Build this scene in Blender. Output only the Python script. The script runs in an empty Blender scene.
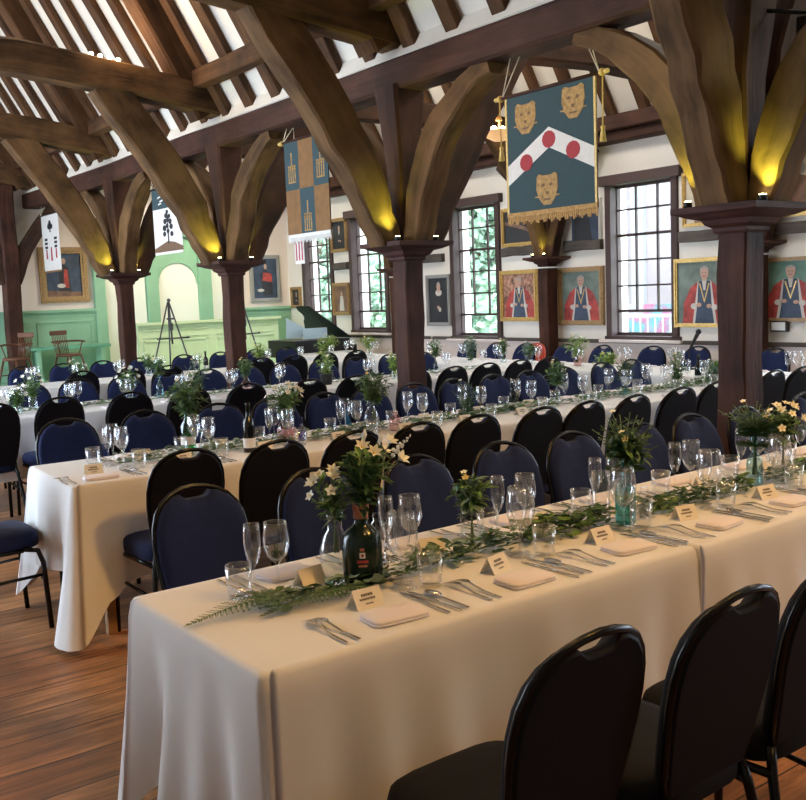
import bpy, bmesh, math, random
from mathutils import Vector, Matrix
R = math.radians
sc = bpy.context.scene
COL = sc.collection
V3 = Vector

# ------------------------------------------------------------------ materials
def new_mat(name):
    m = bpy.data.materials.new(name); m.use_nodes = True
    nt = m.node_tree
    return m, nt, nt.nodes['Principled BSDF']

def inp(b, key, val):
    for k in ([key] if isinstance(key, str) else key):
        if k in b.inputs:
            b.inputs[k].default_value = val
            return

def plain(name, col, rough=0.5, metal=0.0, spec=0.5, var=0.0, scale=8.0, bump=0.0, sheen=0.0, coat=0.0):
    m, nt, b = new_mat(name)
    inp(b, 'Base Color', (*col, 1)); inp(b, 'Roughness', rough); inp(b, 'Metallic', metal)
    inp(b, 'Specular IOR Level', spec)
    if sheen: inp(b, 'Sheen Weight', sheen)
    if coat: inp(b, 'Coat Weight', coat); inp(b, 'Coat Roughness', 0.15)
    if var or bump:
        tc = nt.nodes.new('ShaderNodeTexCoord'); n = nt.nodes.new('ShaderNodeTexNoise')
        n.inputs['Scale'].default_value = scale; n.inputs['Detail'].default_value = 6
        nt.links.new(tc.outputs['Object'], n.inputs['Vector'])
        if var:
            r = nt.nodes.new('ShaderNodeValToRGB')
            r.color_ramp.elements[0].position = .3; r.color_ramp.elements[1].position = .7
            r.color_ramp.elements[0].color = (*[max(0, c*(1-var)) for c in col], 1)
            r.color_ramp.elements[1].color = (*[min(1, c*(1+var)) for c in col], 1)
            nt.links.new(n.outputs['Fac'], r.inputs['Fac']); nt.links.new(r.outputs['Color'], b.inputs['Base Color'])
        if bump:
            bp = nt.nodes.new('ShaderNodeBump'); bp.inputs['Strength'].default_value = bump; bp.inputs['Distance'].default_value = .01
            nt.links.new(n.outputs['Fac'], bp.inputs['Height']); nt.links.new(bp.outputs['Normal'], b.inputs['Normal'])
    return m

def timber_mat(name, dark, light, rough=0.6, along=1.2, across=11.0, bump=.5):
    """oak with the grain along the U axis of the beam"""
    m, nt, b = new_mat(name); N = nt.nodes; L = nt.links
    uv = N.new('ShaderNodeUVMap'); oi = N.new('ShaderNodeObjectInfo')
    mp = N.new('ShaderNodeMapping'); mp.inputs['Scale'].default_value = (along, across, 1)
    cb = N.new('ShaderNodeCombineXYZ'); mul = N.new('ShaderNodeMath'); mul.operation = 'MULTIPLY'; mul.inputs[1].default_value = 37.0
    L.new(oi.outputs['Random'], mul.inputs[0]); L.new(mul.outputs[0], cb.inputs['Z']); L.new(mul.outputs[0], cb.inputs['X'])
    L.new(uv.outputs['UV'], mp.inputs['Vector']); L.new(cb.outputs[0], mp.inputs['Location'])
    n1 = N.new('ShaderNodeTexNoise'); n1.inputs['Scale'].default_value = 1.0; n1.inputs['Detail'].default_value = 8; n1.inputs['Roughness'].default_value = .65; n1.inputs['Distortion'].default_value = .6
    L.new(mp.outputs[0], n1.inputs['Vector'])
    mp2 = N.new('ShaderNodeMapping'); mp2.inputs['Scale'].default_value = (2.2, 2.6, 1)
    L.new(uv.outputs['UV'], mp2.inputs['Vector']); L.new(cb.outputs[0], mp2.inputs['Location'])
    n2 = N.new('ShaderNodeTexNoise'); n2.inputs['Scale'].default_value = 1.5; n2.inputs['Detail'].default_value = 3
    L.new(mp2.outputs[0], n2.inputs['Vector'])
    mx = N.new('ShaderNodeMath'); mx.operation = 'MULTIPLY_ADD'; mx.inputs[1].default_value = .55; 
    L.new(n1.outputs['Fac'], mx.inputs[0])
    mm = N.new('ShaderNodeMath'); mm.operation = 'MULTIPLY'; mm.inputs[1].default_value = .5
    L.new(n2.outputs['Fac'], mm.inputs[0]); L.new(mm.outputs[0], mx.inputs[2])
    cr = N.new('ShaderNodeValToRGB'); e = cr.color_ramp.elements
    e[0].position = .36; e[0].color = (*dark, 1); e[1].position = .68; e[1].color = (*light, 1)
    L.new(mx.outputs[0], cr.inputs['Fac']); L.new(cr.outputs['Color'], b.inputs['Base Color'])
    # dark shakes (long cracks) along the grain
    bp = N.new('ShaderNodeBump'); bp.inputs['Strength'].default_value = bump; bp.inputs['Distance'].default_value = .02
    L.new(n1.outputs['Fac'], bp.inputs['Height']); L.new(bp.outputs['Normal'], b.inputs['Normal'])
    inp(b, 'Roughness', min(.8, rough+.15)); inp(b, 'Specular IOR Level', .18)
    return m

def thin_glass(name, tint=(1, 1, 1), edge=.75, base=.05, rough=.03, refl=(.95, .97, 1)):
    """thin-walled clear glass: light passes, the rim and the grazing sides reflect"""
    m, nt, b = new_mat(name); N = nt.nodes; L = nt.links
    N.remove(b)
    out = [n for n in N if n.type == 'OUTPUT_MATERIAL'][0]
    tr = N.new('ShaderNodeBsdfTransparent'); tr.inputs['Color'].default_value = (*tint, 1)
    gl = N.new('ShaderNodeBsdfGlossy'); gl.inputs['Color'].default_value = (*refl, 1); gl.inputs['Roughness'].default_value = rough
    lw = N.new('ShaderNodeLayerWeight'); lw.inputs['Blend'].default_value = .5
    pw = N.new('ShaderNodeMath'); pw.operation = 'POWER'; pw.inputs[1].default_value = 2.6
    ma = N.new('ShaderNodeMath'); ma.operation = 'MULTIPLY_ADD'; ma.inputs[1].default_value = edge; ma.inputs[2].default_value = base
    mix = N.new('ShaderNodeMixShader')
    L.new(lw.outputs['Facing'], pw.inputs[0]); L.new(pw.outputs[0], ma.inputs[0]); L.new(ma.outputs[0], mix.inputs[0])
    L.new(tr.outputs[0], mix.inputs[1]); L.new(gl.outputs[0], mix.inputs[2]); L.new(mix.outputs[0], out.inputs['Surface'])
    return m

def emit_mat(name, col, s):
    m, nt, b = new_mat(name)
    inp(b, 'Base Color', (*col, 1)); inp(b, 'Emission Color', (*col, 1)); inp(b, 'Emission Strength', s)
    return m

def floor_mat():
    m, nt, b = new_mat('floorboards'); N = nt.nodes; L = nt.links
    tc = N.new('ShaderNodeTexCoord')
    br = N.new('ShaderNodeTexBrick'); br.offset = .37; br.offset_frequency = 2
    br.inputs['Scale'].default_value = 1; br.inputs['Brick Width'].default_value = 3.1; br.inputs['Row Height'].default_value = .235
    br.inputs['Mortar Size'].default_value = .004; br.inputs['Mortar Smooth'].default_value = .2; br.inputs['Bias'].default_value = 0
    br.inputs['Color1'].default_value = (.36, .17, .07, 1); br.inputs['Color2'].default_value = (.14, .058, .022, 1); br.inputs['Mortar'].default_value = (.025, .012, .006, 1)
    L.new(tc.outputs['Object'], br.inputs['Vector'])
    mp = N.new('ShaderNodeMapping'); mp.inputs['Scale'].default_value = (1.1, 13, 1); L.new(tc.outputs['Object'], mp.inputs['Vector'])
    n1 = N.new('ShaderNodeTexNoise'); n1.inputs['Scale'].default_value = 1.6; n1.inputs['Detail'].default_value = 9; n1.inputs['Roughness'].default_value = .68; n1.inputs['Distortion'].default_value = 1.1
    L.new(mp.outputs[0], n1.inputs['Vector'])
    n2 = N.new('ShaderNodeTexNoise'); n2.inputs['Scale'].default_value = 1.7; n2.inputs['Detail'].default_value = 4; L.new(tc.outputs['Object'], n2.inputs['Vector'])
    cr = N.new('ShaderNodeValToRGB'); e = cr.color_ramp.elements
    e[0].position = .32; e[0].color = (.35, .33, .32, 1); e[1].position = .66; e[1].color = (1.7, 1.6, 1.5, 1)
    L.new(n1.outputs['Fac'], cr.inputs['Fac'])
    cr2 = N.new('ShaderNodeValToRGB'); e = cr2.color_ramp.elements
    e[0].position = .35; e[0].color = (.52, .49, .47, 1); e[1].position = .65; e[1].color = (1.38, 1.36, 1.3, 1)
    L.new(n2.outputs['Fac'], cr2.inputs['Fac'])
    a = N.new('ShaderNodeMixRGB'); a.blend_type = 'MULTIPLY'; a.inputs[0].default_value = 1
    L.new(br.outputs['Color'], a.inputs[1]); L.new(cr.outputs['Color'], a.inputs[2])
    c = N.new('ShaderNodeMixRGB'); c.blend_type = 'MULTIPLY'; c.inputs[0].default_value = 1
    L.new(a.outputs[0], c.inputs[1]); L.new(cr2.outputs['Color'], c.inputs[2]); L.new(c.outputs[0], b.inputs['Base Color'])
    bp = N.new('ShaderNodeBump'); bp.inputs['Strength'].default_value = .35; bp.inputs['Distance'].default_value = .006
    L.new(n1.outputs['Fac'], bp.inputs['Height']); L.new(bp.outputs['Normal'], b.inputs['Normal'])
    inp(b, 'Roughness', .42)
    return m

def mural_mat():
    m, nt, b = new_mat('painted_hoarding'); N = nt.nodes; L = nt.links
    tc = N.new('ShaderNodeTexCoord'); n = N.new('ShaderNodeTexNoise'); n.inputs['Scale'].default_value = 1.3; n.inputs['Detail'].default_value = 2
    L.new(tc.outputs['Object'], n.inputs['Vector'])
    cr = N.new('ShaderNodeValToRGB'); cr.color_ramp.interpolation = 'EASE'; e = cr.color_ramp.elements
    e[0].position = .3; e[0].color = (.02, .11, .10, 1); e[1].position = .7; e[1].color = (.14, .145, .155, 1)
    for p, c in ((.42, (.04, .12, .14, 1)), (.5, (.15, .04, .085, 1)), (.58, (.14, .125, .14, 1))):
        x = e.new(p); x.color = c
    L.new(n.outputs['Fac'], cr.inputs['Fac']); L.new(cr.outputs['Color'], b.inputs['Base Color']); inp(b, 'Roughness', .8)
    return m

M = {}
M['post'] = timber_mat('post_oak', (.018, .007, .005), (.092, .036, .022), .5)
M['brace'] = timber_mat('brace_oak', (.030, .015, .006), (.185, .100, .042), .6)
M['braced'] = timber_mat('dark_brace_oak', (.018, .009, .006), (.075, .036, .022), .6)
M['tie'] = timber_mat('tie_beam_oak', (.022, .011, .005), (.15, .078, .032), .6)
M['plate'] = timber_mat('plate_oak', (.024, .010, .007), (.080, .034, .022), .5)
M['rafter'] = timber_mat('rafter_oak', (.026, .012, .006), (.115, .055, .024), .6)
M['cap'] = timber_mat('capital_oak', (.028, .011, .009), (.085, .035, .028), .45)
M['trimwood'] = timber_mat('window_frame_wood', (.045, .03, .028), (.10, .065, .06), .45)
M['oldgrey'] = timber_mat('weathered_rail_wood', (.05, .042, .036), (.14, .115, .10), .7)
M['chairwood'] = plain('windsor_chair_wood', (.12, .045, .02), .4, var=.4)
M['floor'] = floor_mat()
M['plaster'] = plain('cream_plaster', (.80, .74, .66), .85, var=.05, scale=1.6, bump=.06)
M['plasterroof'] = plain('roof_plaster', (.70, .65, .57), .9, var=.06, scale=2.5, bump=.15)
M['plasterpink'] = plain('pinkish_plaster', (.80, .68, .60), .85, var=.04, scale=1.6)
M['dadopaint'] = plain('dado_paint', (.78, .68, .63), .7, var=.03)
M['green'] = plain('green_panel_paint', (.26, .47, .30), .55, var=.08, scale=3)
M['greend'] = plain('deep_green_paint', (.13, .36, .24), .5, var=.08)
M['greenp'] = plain('pale_green_paint', (.60, .70, .44), .55, var=.05)
M['niche'] = plain('niche_white_paint', (.86, .86, .76), .8)
M['daistop'] = plain('dais_board', (.55, .42, .25), .6, var=.1)
M['cloth'] = plain('white_tablecloth', (.80, .78, .76), .82, var=.02, scale=3, bump=.05, sheen=.1)
M['napkin'] = plain('napkin_linen', (.82, .74, .74), .85, bump=.08, scale=60)
M['card'] = plain('kraft_card', (.80, .68, .47), .8)
M['cardw'] = plain('cream_card', (.84, .76, .62), .8)
M['ink'] = plain('ink', (.10, .08, .07), .7)
M['navy'] = plain('navy_fabric', (.0062, .0125, .055), .85, var=.12, scale=90, bump=.06, spec=.25, sheen=.05)
M['black_fabric'] = plain('black_fabric', (.008, .008, .010), .85, var=.15, scale=90, bump=.06, spec=.25)
M['backshell'] = plain('black_vinyl', (.004, .004, .007), .65, bump=.04, scale=120, spec=.2)
M['frame'] = plain('black_frame_metal', (.003, .003, .004), .25, metal=0, spec=.3)
M['steel'] = plain('stainless_steel', (.72, .70, .68), .24, metal=1)
M['glass'] = thin_glass('clear_glass', edge=.70, base=.06)
M['pane'] = thin_glass('window_glass', edge=.4, base=.02)
M['teal_glass'] = thin_glass('teal_glass', (.30, .72, .74), .6, .06)
M['blue_glass'] = thin_glass('cobalt_glass', (.02, .05, .55), .5, .06)
M['paleblue_glass'] = thin_glass('pale_blue_glass', (.72, .90, .93), .6, .06)
M['green_glass'] = thin_glass('green_glass', (.16, .62, .30), .5, .06)
M['pink_glass'] = thin_glass('pink_glass', (.92, .66, .62), .5, .10)
M['amber_glass'] = thin_glass('amber_glass', (.82, .50, .22), .5, .08)
M['dark_bottle'] = plain('dark_green_bottle', (.006, .018, .012), .18, spec=.4)
M['wine_bottle'] = plain('black_wine_bottle', (.008, .010, .008), .12, spec=.6)
M['water'] = thin_glass('water', (.90, .94, .94), .35, .03)
M['label'] = plain('paper_label', (.80, .77, .72), .7)
M['copper'] = plain('copper_seal', (.40, .13, .07), .45)
M['leaf1'] = plain('mid_green_leaf', (.135, .25, .06), .5, var=.35, scale=25)
M['leaf2'] = plain('dark_green_leaf', (.055, .120, .036), .5, var=.35, scale=25)
M['leaf3'] = plain('eucalyptus_leaf', (.20, .29, .23), .6, var=.25, scale=25)
M['leaf4'] = plain('lime_leaf', (.33, .46, .10), .5, var=.25, scale=25)
M['stem'] = plain('stem_green', (.10, .16, .05), .6)
M['petal'] = plain('cream_petal', (.88, .88, .80), .6)
M['petaly'] = plain('yellow_petal', (.78, .62, .25), .6)
M['petalo'] = plain('peach_petal', (.70, .33, .16), .6)
M['petalp'] = plain('pink_petal', (.70, .36, .42), .6)
M['gold'] = plain('gilt_frame', (.62, .40, .13), .38, metal=.55, var=.25, scale=40, bump=.3)
M['goldb'] = plain('gold_trim', (.66, .45, .12), .5, var=.2, scale=60)
M['goldw'] = plain('brown_gilt_frame', (.36, .22, .09), .45, var=.3, scale=40, bump=.2)
M['greyframe'] = plain('grey_frame', (.33, .32, .30), .6)
M['blackframe'] = plain('black_picture_frame', (.03, .025, .02), .4)
M['p_teal'] = plain('painted_teal', (.15, .19, .16), .6, var=.35, scale=6)
M['p_brown'] = plain('painted_brown', (.20, .11, .07), .6, var=.35, scale=8)
M['p_dark'] = plain('painted_dark', (.022, .026, .03), .6, var=.3, scale=8)
M['p_green'] = plain('painted_green', (.13, .25, .19), .6, var=.3, scale=6)
M['p_navy'] = plain('painted_navy', (.04, .06, .10), .6, var=.3, scale=8)
M['p_red'] = plain('painted_red', (.38, .05, .04), .6, var=.45, scale=12)
M['p_skin'] = plain('painted_skin', (.50, .30, .22), .6, var=.08)
M['p_hair'] = plain('painted_grey_hair', (.32, .30, .28), .6)
M['p_white'] = plain('painted_white', (.56, .52, .47), .6, var=.08)
M['p_black'] = plain('painted_black', (.025, .025, .03), .6)
M['p_crowd'] = plain('painted_ornate_background', (.34, .17, .11), .6, var=.8, scale=22)
M['p_paleb'] = plain('pale_tapestry', (.60, .52, .40), .8, var=.12, scale=10)
M['b_teal'] = plain('banner_teal', (.028, .062, .072), .85, bump=.06, scale=90, var=.12)
M['b_white'] = plain('banner_white', (.70, .68, .64), .85, var=.06, scale=20)
M['b_red'] = plain('banner_red', (.36, .035, .045), .8)
M['b_gold'] = plain('banner_gold', (.36, .21, .06), .7, var=.35, scale=40)
M['b_ochre'] = plain('banner_ochre', (.21, .105, .036), .85, var=.15, scale=12)
M['b_brown'] = plain('banner_brown', (.16, .09, .05), .85)
M['b_dark'] = plain('banner_dark', (.02, .02, .025), .85)
M['fringe'] = plain('banner_fringe', (.42, .24, .08), .8, var=.3, scale=60)
M['cord'] = plain('pale_cord', (.66, .56, .40), .8)
M['bulb'] = emit_mat('warm_bulb', (1, .78, .45), 40)
M['led'] = emit_mat('yellow_led', (1, .93, .45), 30)
M['lampglass'] = emit_mat('amber_lamp_shade', (.95, .55, .25), .6)
M['blackmetal'] = plain('black_metal', (.012, .012, .013), .4, metal=.3)
M['greymetal'] = plain('grey_metal', (.10, .10, .11), .4, metal=.7)
M['piano'] = plain('piano_lacquer', (.006, .006, .007), .3, spec=.3)
M['pianolid'] = plain('piano_lid_lacquer', (.010, .011, .013), .5, spec=.25)
M['lidreflection'] = plain('pale_blue_reflection', (.50, .66, .74), .35)  # pale blue painted in for the window's reflection on the black lid
M['ivory'] = plain('ivory_keys', (.8, .78, .7), .3)
M['redseat'] = plain('red_plastic', (.62, .07, .035), .45)
M['bluepaper'] = plain('blue_paper', (.04, .24, .62), .6)
M['white'] = plain('white_plastic', (.8, .8, .78), .45)
M['trestle'] = plain('trestle_wood', (.30, .17, .08), .55, var=.2)
M['bark'] = plain('tree_bark', (.16, .12, .09), .9, var=.3)
M['tree1'] = plain('tree_leaf_light', (.34, .46, .35), .8, var=.2, scale=2)
M['tree2'] = plain('tree_leaf_mid', (.24, .36, .26), .8, var=.2, scale=2)
M['lawn'] = plain('lawn', (.25, .34, .16), .9, var=.2, scale=2)
M['stucco'] = plain('pale_pink_stucco', (.17, .148, .16), .9, var=.06, scale=2)
M['stuccow'] = plain('white_render', (.20, .205, .22), .9)
M['mural'] = mural_mat()

# ------------------------------------------------------------------ mesh builder
class MB:
    def __init__(s):
        s.hewn = False; s.v = []; s.f = []; s.mi = []; s.sm = []; s.uv = []
    def add(s, verts, faces, mi=0, smooth=False, T=None, uvs=None):
        b = len(s.v)
        if T is not None: verts = [T @ V3(p) for p in verts]
        s.v.extend([tuple(p) for p in verts])
        for k, f in enumerate(faces):
            s.f.append([b+i for i in f]); s.mi.append(mi); s.sm.append(smooth)
            s.uv.append(uvs[k] if uvs else None)
        return s
    def box(s, c, d, mi=0, T=None):
        x, y, z = c; a, b, h = d[0]/2, d[1]/2, d[2]/2
        vs = [(x+i*a, y+j*b, z+k*h) for k in (-1, 1) for j in (-1, 1) for i in (-1, 1)]
        return s.add(vs, [(0, 2, 3, 1), (4, 5, 7, 6), (0, 1, 5, 4), (1, 3, 7, 5), (3, 2, 6, 7), (2, 0, 4, 6)], mi, False, T)
    def lathe(s, prof, n=16, c=(0, 0, 0), mi=0, smooth=True, T=None):
        vs = []; fs = []; m = len(prof)
        for r, z in prof:
            for k in range(n):
                a = 2*math.pi*k/n
                vs.append((c[0]+r*math.cos(a), c[1]+r*math.sin(a), c[2]+z))
        for i in range(m-1):
            for k in range(n):
                k2 = (k+1) % n
                fs.append((i*n+k, i*n+k2, (i+1)*n+k2, (i+1)*n+k))
        return s.add(vs, fs, mi, smooth, T)
    def tube(s, pts, r, n=8, mi=0, closed=False, smooth=True, T=None):
        pts = [V3(p) for p in pts]; m = len(pts); rs = r if isinstance(r, (list, tuple)) else [r]*m
        vs = []; fs = []; nrm = None
        for i in range(m):
            a = pts[(i-1) % m] if (closed or i > 0) else pts[i]
            b = pts[(i+1) % m] if (closed or i < m-1) else pts[i]
            t = (b-a)
            t = t.normalized() if t.length > 1e-9 else V3((0, 0, 1))
            if nrm is None:
                ref = V3((0, 0, 1)) if abs(t.z) < .9 else V3((1, 0, 0))
                nrm = t.cross(ref).normalized()
            else:
                nrm = (nrm - t*nrm.dot(t))
                nrm = nrm.normalized() if nrm.length > 1e-6 else t.orthogonal().normalized()
            bn = t.cross(nrm)
            for k in range(n):
                an = 2*math.pi*k/n
                vs.append(pts[i]+(nrm*math.cos(an)+bn*math.sin(an))*rs[i])
        rng = m if closed else m-1
        for i in range(rng):
            j = (i+1) % m
            for k in range(n):
                k2 = (k+1) % n
                fs.append((i*n+k, i*n+k2, j*n+k2, j*n+k))
        if not closed:
            fs.append(tuple(range(n-1, -1, -1))); fs.append(tuple((m-1)*n+k for k in range(n)))
        return s.add(vs, fs, mi, smooth, T)
    def loft(s, rings, mi=0, smooth=True, cap=True, T=None):
        n = len(rings[0]); vs = [p for r in rings for p in r]; fs = []
        for i in range(len(rings)-1):
            for k in range(n):
                k2 = (k+1) % n
                fs.append((i*n+k, i*n+k2, (i+1)*n+k2, (i+1)*n+k))
        s.add(vs, fs, mi, smooth, T)
        if cap:
            b = len(rings)-1
            s.add(list(rings[0]), [tuple(range(n-1, -1, -1))], mi, smooth, T)
            s.add(list(rings[b]), [tuple(range(n))], mi, smooth, T)
        return s
    def prism(s, poly, o, u, w, d, mi=0, T=None):
        """polygon in the plane o+u*a+w*b, extruded by the vector d"""
        o, u, w, d = V3(o), V3(u), V3(w), V3(d); n = len(poly)
        A = [o+u*a+w*b for a, b in poly]; B = [p+d for p in A]
        fs = [tuple(range(n-1, -1, -1)), tuple(range(n, 2*n))]
        for k in range(n):
            fs.append((k, (k+1) % n, n+(k+1) % n, n+k))
        return s.add(A+B, fs, mi, False, T)
    def sweep(s, path, side, hw, ht, mi=0, wob=0.0, seed=0, cham=.18, taper=None):
        """hewn timber: an oblong section swept along a path. hw = half size along `side`, ht = half size across it. carries UVs along the grain"""
        rnd = random.Random(seed); path = [V3(p) for p in path]; m = len(path); side = V3(side).normalized()
        hw = hw if isinstance(hw, (list, tuple)) else [hw]*m
        ht = ht if isinstance(ht, (list, tuple)) else [ht]*m
        rings = []; us = []; acc = 0
        for i in range(m):
            a = path[max(0, i-1)]; b = path[min(m-1, i+1)]
            t = (b-a).normalized(); up = t.cross(side).normalized()
            if i: acc += (path[i]-path[i-1]).length
            us.append(acc)
            w, h = hw[i], ht[i]; c = min(w, h)*cham
            sec = [(-w+c, -h), (w-c, -h), (w, -h+c), (w, h-c), (w-c, h), (-w+c, h), (-w, h-c), (-w, -h+c)]
            dx = rnd.uniform(-wob, wob); dz = rnd.uniform(-wob, wob)
            rings.append([path[i]+side*(x+dx+rnd.uniform(-wob, wob)*.5)+up*(y+dz+rnd.uniform(-wob, wob)*.5) for x, y in sec])
        n = 8; per = [0]
        for k in range(n):
            per.append(per[-1]+(rings[0][k]-rings[0][(k+1) % n]).length)
        vs = [p for r in rings for p in r]; fs = []; uvs = []
        for i in range(m-1):
            for k in range(n):
                k2 = (k+1) % n
                fs.append((i*n+k, i*n+k2, (i+1)*n+k2, (i+1)*n+k))
                uvs.append([(us[i], per[k]), (us[i], per[k+1]), (us[i+1], per[k+1]), (us[i+1], per[k])])
        fs.append(tuple(range(n-1, -1, -1))); uvs.append([(.1*k, .05*k) for k in range(n)])
        fs.append(tuple((m-1)*n+k for k in range(n))); uvs.append([(.1*k, .05*k) for k in range(n)])
        s.hewn = True
        return s.add(vs, fs, mi, True, None, uvs)
    def leaf(s, b, d, up, L, W, mi=0, fold=.15):
        b = V3(b); d = V3(d).normalized(); sd = d.cross(V3(up))
        sd = sd.normalized() if sd.length > 1e-5 else d.orthogonal().normalized()
        u = sd.cross(d)
        m = b+d*(L*.45)
        vs = [b, m+sd*W*.5+u*W*fold, b+d*L-u*L*.08, m-sd*W*.5+u*W*fold, m-u*W*.03, b+d*L*.75+sd*W*.34+u*W*fold*.5, b+d*L*.75-sd*W*.34+u*W*fold*.5]
        return s.add(vs, [(0, 4, 1), (4, 5, 1), (4, 2, 5), (0, 3, 4), (4, 3, 6), (4, 6, 2)], mi, False)
    def ball(s, c, r, mi=0, n=6, sq=(1, 1, 1)):
        prof = [(math.sin(math.pi*i/(n//2+1)), -math.cos(math.pi*i/(n//2+1))) for i in range(n//2+2)]
        T = Matrix.Translation(V3(c)) @ Matrix.Diagonal((r*sq[0], r*sq[1], r*sq[2], 1))
        return s.lathe([(max(a, .001), z) for a, z in prof], n, (0, 0, 0), mi, True, T)
    def build(s, name, mats, parent=None, bevel=0.0, loc=None, seg=2, autosmooth=False):
        me = bpy.data.meshes.new(name)
        me.from_pydata(s.v, [], s.f)
        mats = mats if isinstance(mats, (list, tuple)) else [mats]
        for m in mats: me.materials.append(M[m] if isinstance(m, str) else m)
        me.polygons.foreach_set('material_index', s.mi); me.polygons.foreach_set('use_smooth', s.sm)
        if any(u is not None for u in s.uv):
            ul = me.uv_layers.new(name='UVMap').data
            for p, u in zip(me.polygons, s.uv):
                if u:
                    for li, c in zip(p.loop_indices, u): ul[li].uv = c
        if bevel:
            bm = bmesh.new(); bm.from_mesh(me)
            bmesh.ops.remove_doubles(bm, verts=bm.verts, dist=1e-5)
            es = [e for e in bm.edges if len(e.link_faces) == 2 and e.calc_face_angle(0) > R(30)]
            bmesh.ops.bevel(bm, geom=es, offset=bevel, segments=seg, profile=.5, affect='EDGES', clamp_overlap=True)
            bm.to_mesh(me); bm.free()
        if s.hewn: me.set_sharp_from_angle(angle=R(28))
        me.update()
        o = bpy.data.objects.new(name, me); COL.objects.link(o)
        if parent is not None:
            o.parent = parent; KIDS.setdefault(parent.name, []).append(o)
        if loc is not None: o.location = loc
        return o
KIDS = {}

def thing(name, label, cat, loc=(0, 0, 0), rz=0.0, group=None):
    o = bpy.data.objects.new(name, None); COL.objects.link(o)
    o.empty_display_size = .1
    o.location = loc; o.rotation_euler = (0, 0, rz)
    tag(o, label, cat, group)
    return o
def tag(o, label, cat=None, group=None, kind=None):
    if label: o['label'] = label
    if cat: o['category'] = cat
    if group: o['group'] = group
    if kind: o['kind'] = kind
    return o
def struct(o):
    o['kind'] = 'structure'; return o
def dup(root, loc, rz=0.0, label=None, group=None, tilt=None):
    r = root.copy(); COL.objects.link(r); r.location = loc; r.rotation_euler = (0, 0, rz) if tilt is None else (tilt[0], tilt[1], rz)
    if label: r['label'] = label
    if group: r['group'] = group
    for ch in KIDS.get(root.name, []):
        c = ch.copy(); COL.objects.link(c); c.parent = r; KIDS.setdefault(r.name, []).append(c)
        for g in KIDS.get(ch.name, []):
            d = g.copy(); COL.objects.link(d); d.parent = c; KIDS.setdefault(c.name, []).append(d)
    return r
def place(proto, used, loc, rz, label, group=None):
    """the first call moves the prototype itself, later calls copy it"""
    if not used:
        used.append(1); proto.location = loc; proto.rotation_euler = (0, 0, rz); proto['label'] = label
        if group: proto['group'] = group
        return proto
    return dup(proto, loc, rz, label, group)
ORD = ['zeroth', 'first', 'second', 'third', 'fourth', 'fifth', 'sixth', 'seventh', 'eighth', 'ninth', 'tenth', 'eleventh', 'twelfth', 'thirteenth', 'fourteenth', 'fifteenth', 'sixteenth']

# ------------------------------------------------------------------ camera
H = 1.546
ya, pi_, ro = R(36.629), R(6.234), R(-2.271)
fw = V3((math.sin(ya)*math.cos(pi_), math.cos(ya)*math.cos(pi_), -math.sin(pi_)))
rt = V3((math.cos(ya), -math.sin(ya), 0)); up = rt.cross(fw)
rt2 = rt*math.cos(ro)+up*math.sin(ro); up2 = -rt*math.sin(ro)+up*math.cos(ro)
cam = bpy.data.cameras.new('camera'); cam.lens = 970.27/806*36; cam.sensor_width = 36; cam.sensor_fit = 'HORIZONTAL'
cam.clip_start = .05; cam.clip_end = 200
co = bpy.data.objects.new('camera', cam); COL.objects.link(co)
mw = Matrix(((rt2.x, up2.x, -fw.x, 0), (rt2.y, up2.y, -fw.y, 0), (rt2.z, up2.z, -fw.z, H), (0, 0, 0, 1)))
co.matrix_world = mw
sc.camera = co

# ------------------------------------------------------------------ the room
XW, XN, XP, YE, YF = 9.2, -1.6, 4.65, 15.79, -5.0
PY = [3.14, 6.13, 9.13, 12.13]          # posts of the arcade
ZE = 3.30                               # eaves / top of the arcade plate
SL = 1.75                               # roof pitch
BAY = 2.996
fl = MB(); fl.box(((XW+XN)/2, (YE+YF)/2, -.1), (XW-XN+.6, YE-YF+.6, .2)); struct(fl.build('floor', 'floor'))

def wall_holes(name, mat, fixed, thick, a0, a1, z0, z1, holes, axis):
    """a wall along `axis`, pierced by holes (a0,a1,z0,z1); built from the courses round them"""
    mb = MB(); hs = sorted(holes)
    def bx(p0, p1, q0, q1):
        if p1-p0 < 1e-4 or q1-q0 < 1e-4: return
        c = ((p0+p1)/2, fixed) if axis == 'x' else (fixed, (p0+p1)/2)
        d = (p1-p0, thick) if axis == 'x' else (thick, p1-p0)
        mb.box((c[0], c[1], (q0+q1)/2), (d[0], d[1], q1-q0))
    cur = a0
    for h0, h1, g0, g1 in hs:
        bx(cur, h0, z0, z1); bx(h0, h1, z0, g0); bx(h0, h1, g1, z1); cur = h1
    bx(cur, a1, z0, z1)
    return struct(mb.build(name, mat))

WINS = [(14.27, 15.18, 1.0, 2.75), (12.67, 13.64, .97, 2.84), (10.03, 10.99, .90, 2.75), (7.07, 8.02, .93, 2.75), (4.05, 5.0, .93, 2.75), (1.05, 2.0, .93, 2.75), (-1.95, -1.0, .93, 2.75)]
wall_holes('wall_right', 'plaster', XW+.15, .3, YF-.3, YE+.3, 0, ZE+.15, WINS, 'y')
NW = [(y-1.05, y+1.05, .40, 3.1) for y in (6.9, 10.2, 13.2)]
wall_holes('wall_left', 'plaster', XN-.15, .3, YF-.3, YE+.3, 0, ZE+.15, NW, 'y')
wall_holes('wall_back', 'plasterpink', YE+.15, .3, XN-.3, XW+.3, 0, 9.2, [], 'x')
wall_holes('wall_front', 'plaster', YF-.15, .3, XN-.3, XW+.3, 0, 9.2, [], 'x')

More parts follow.
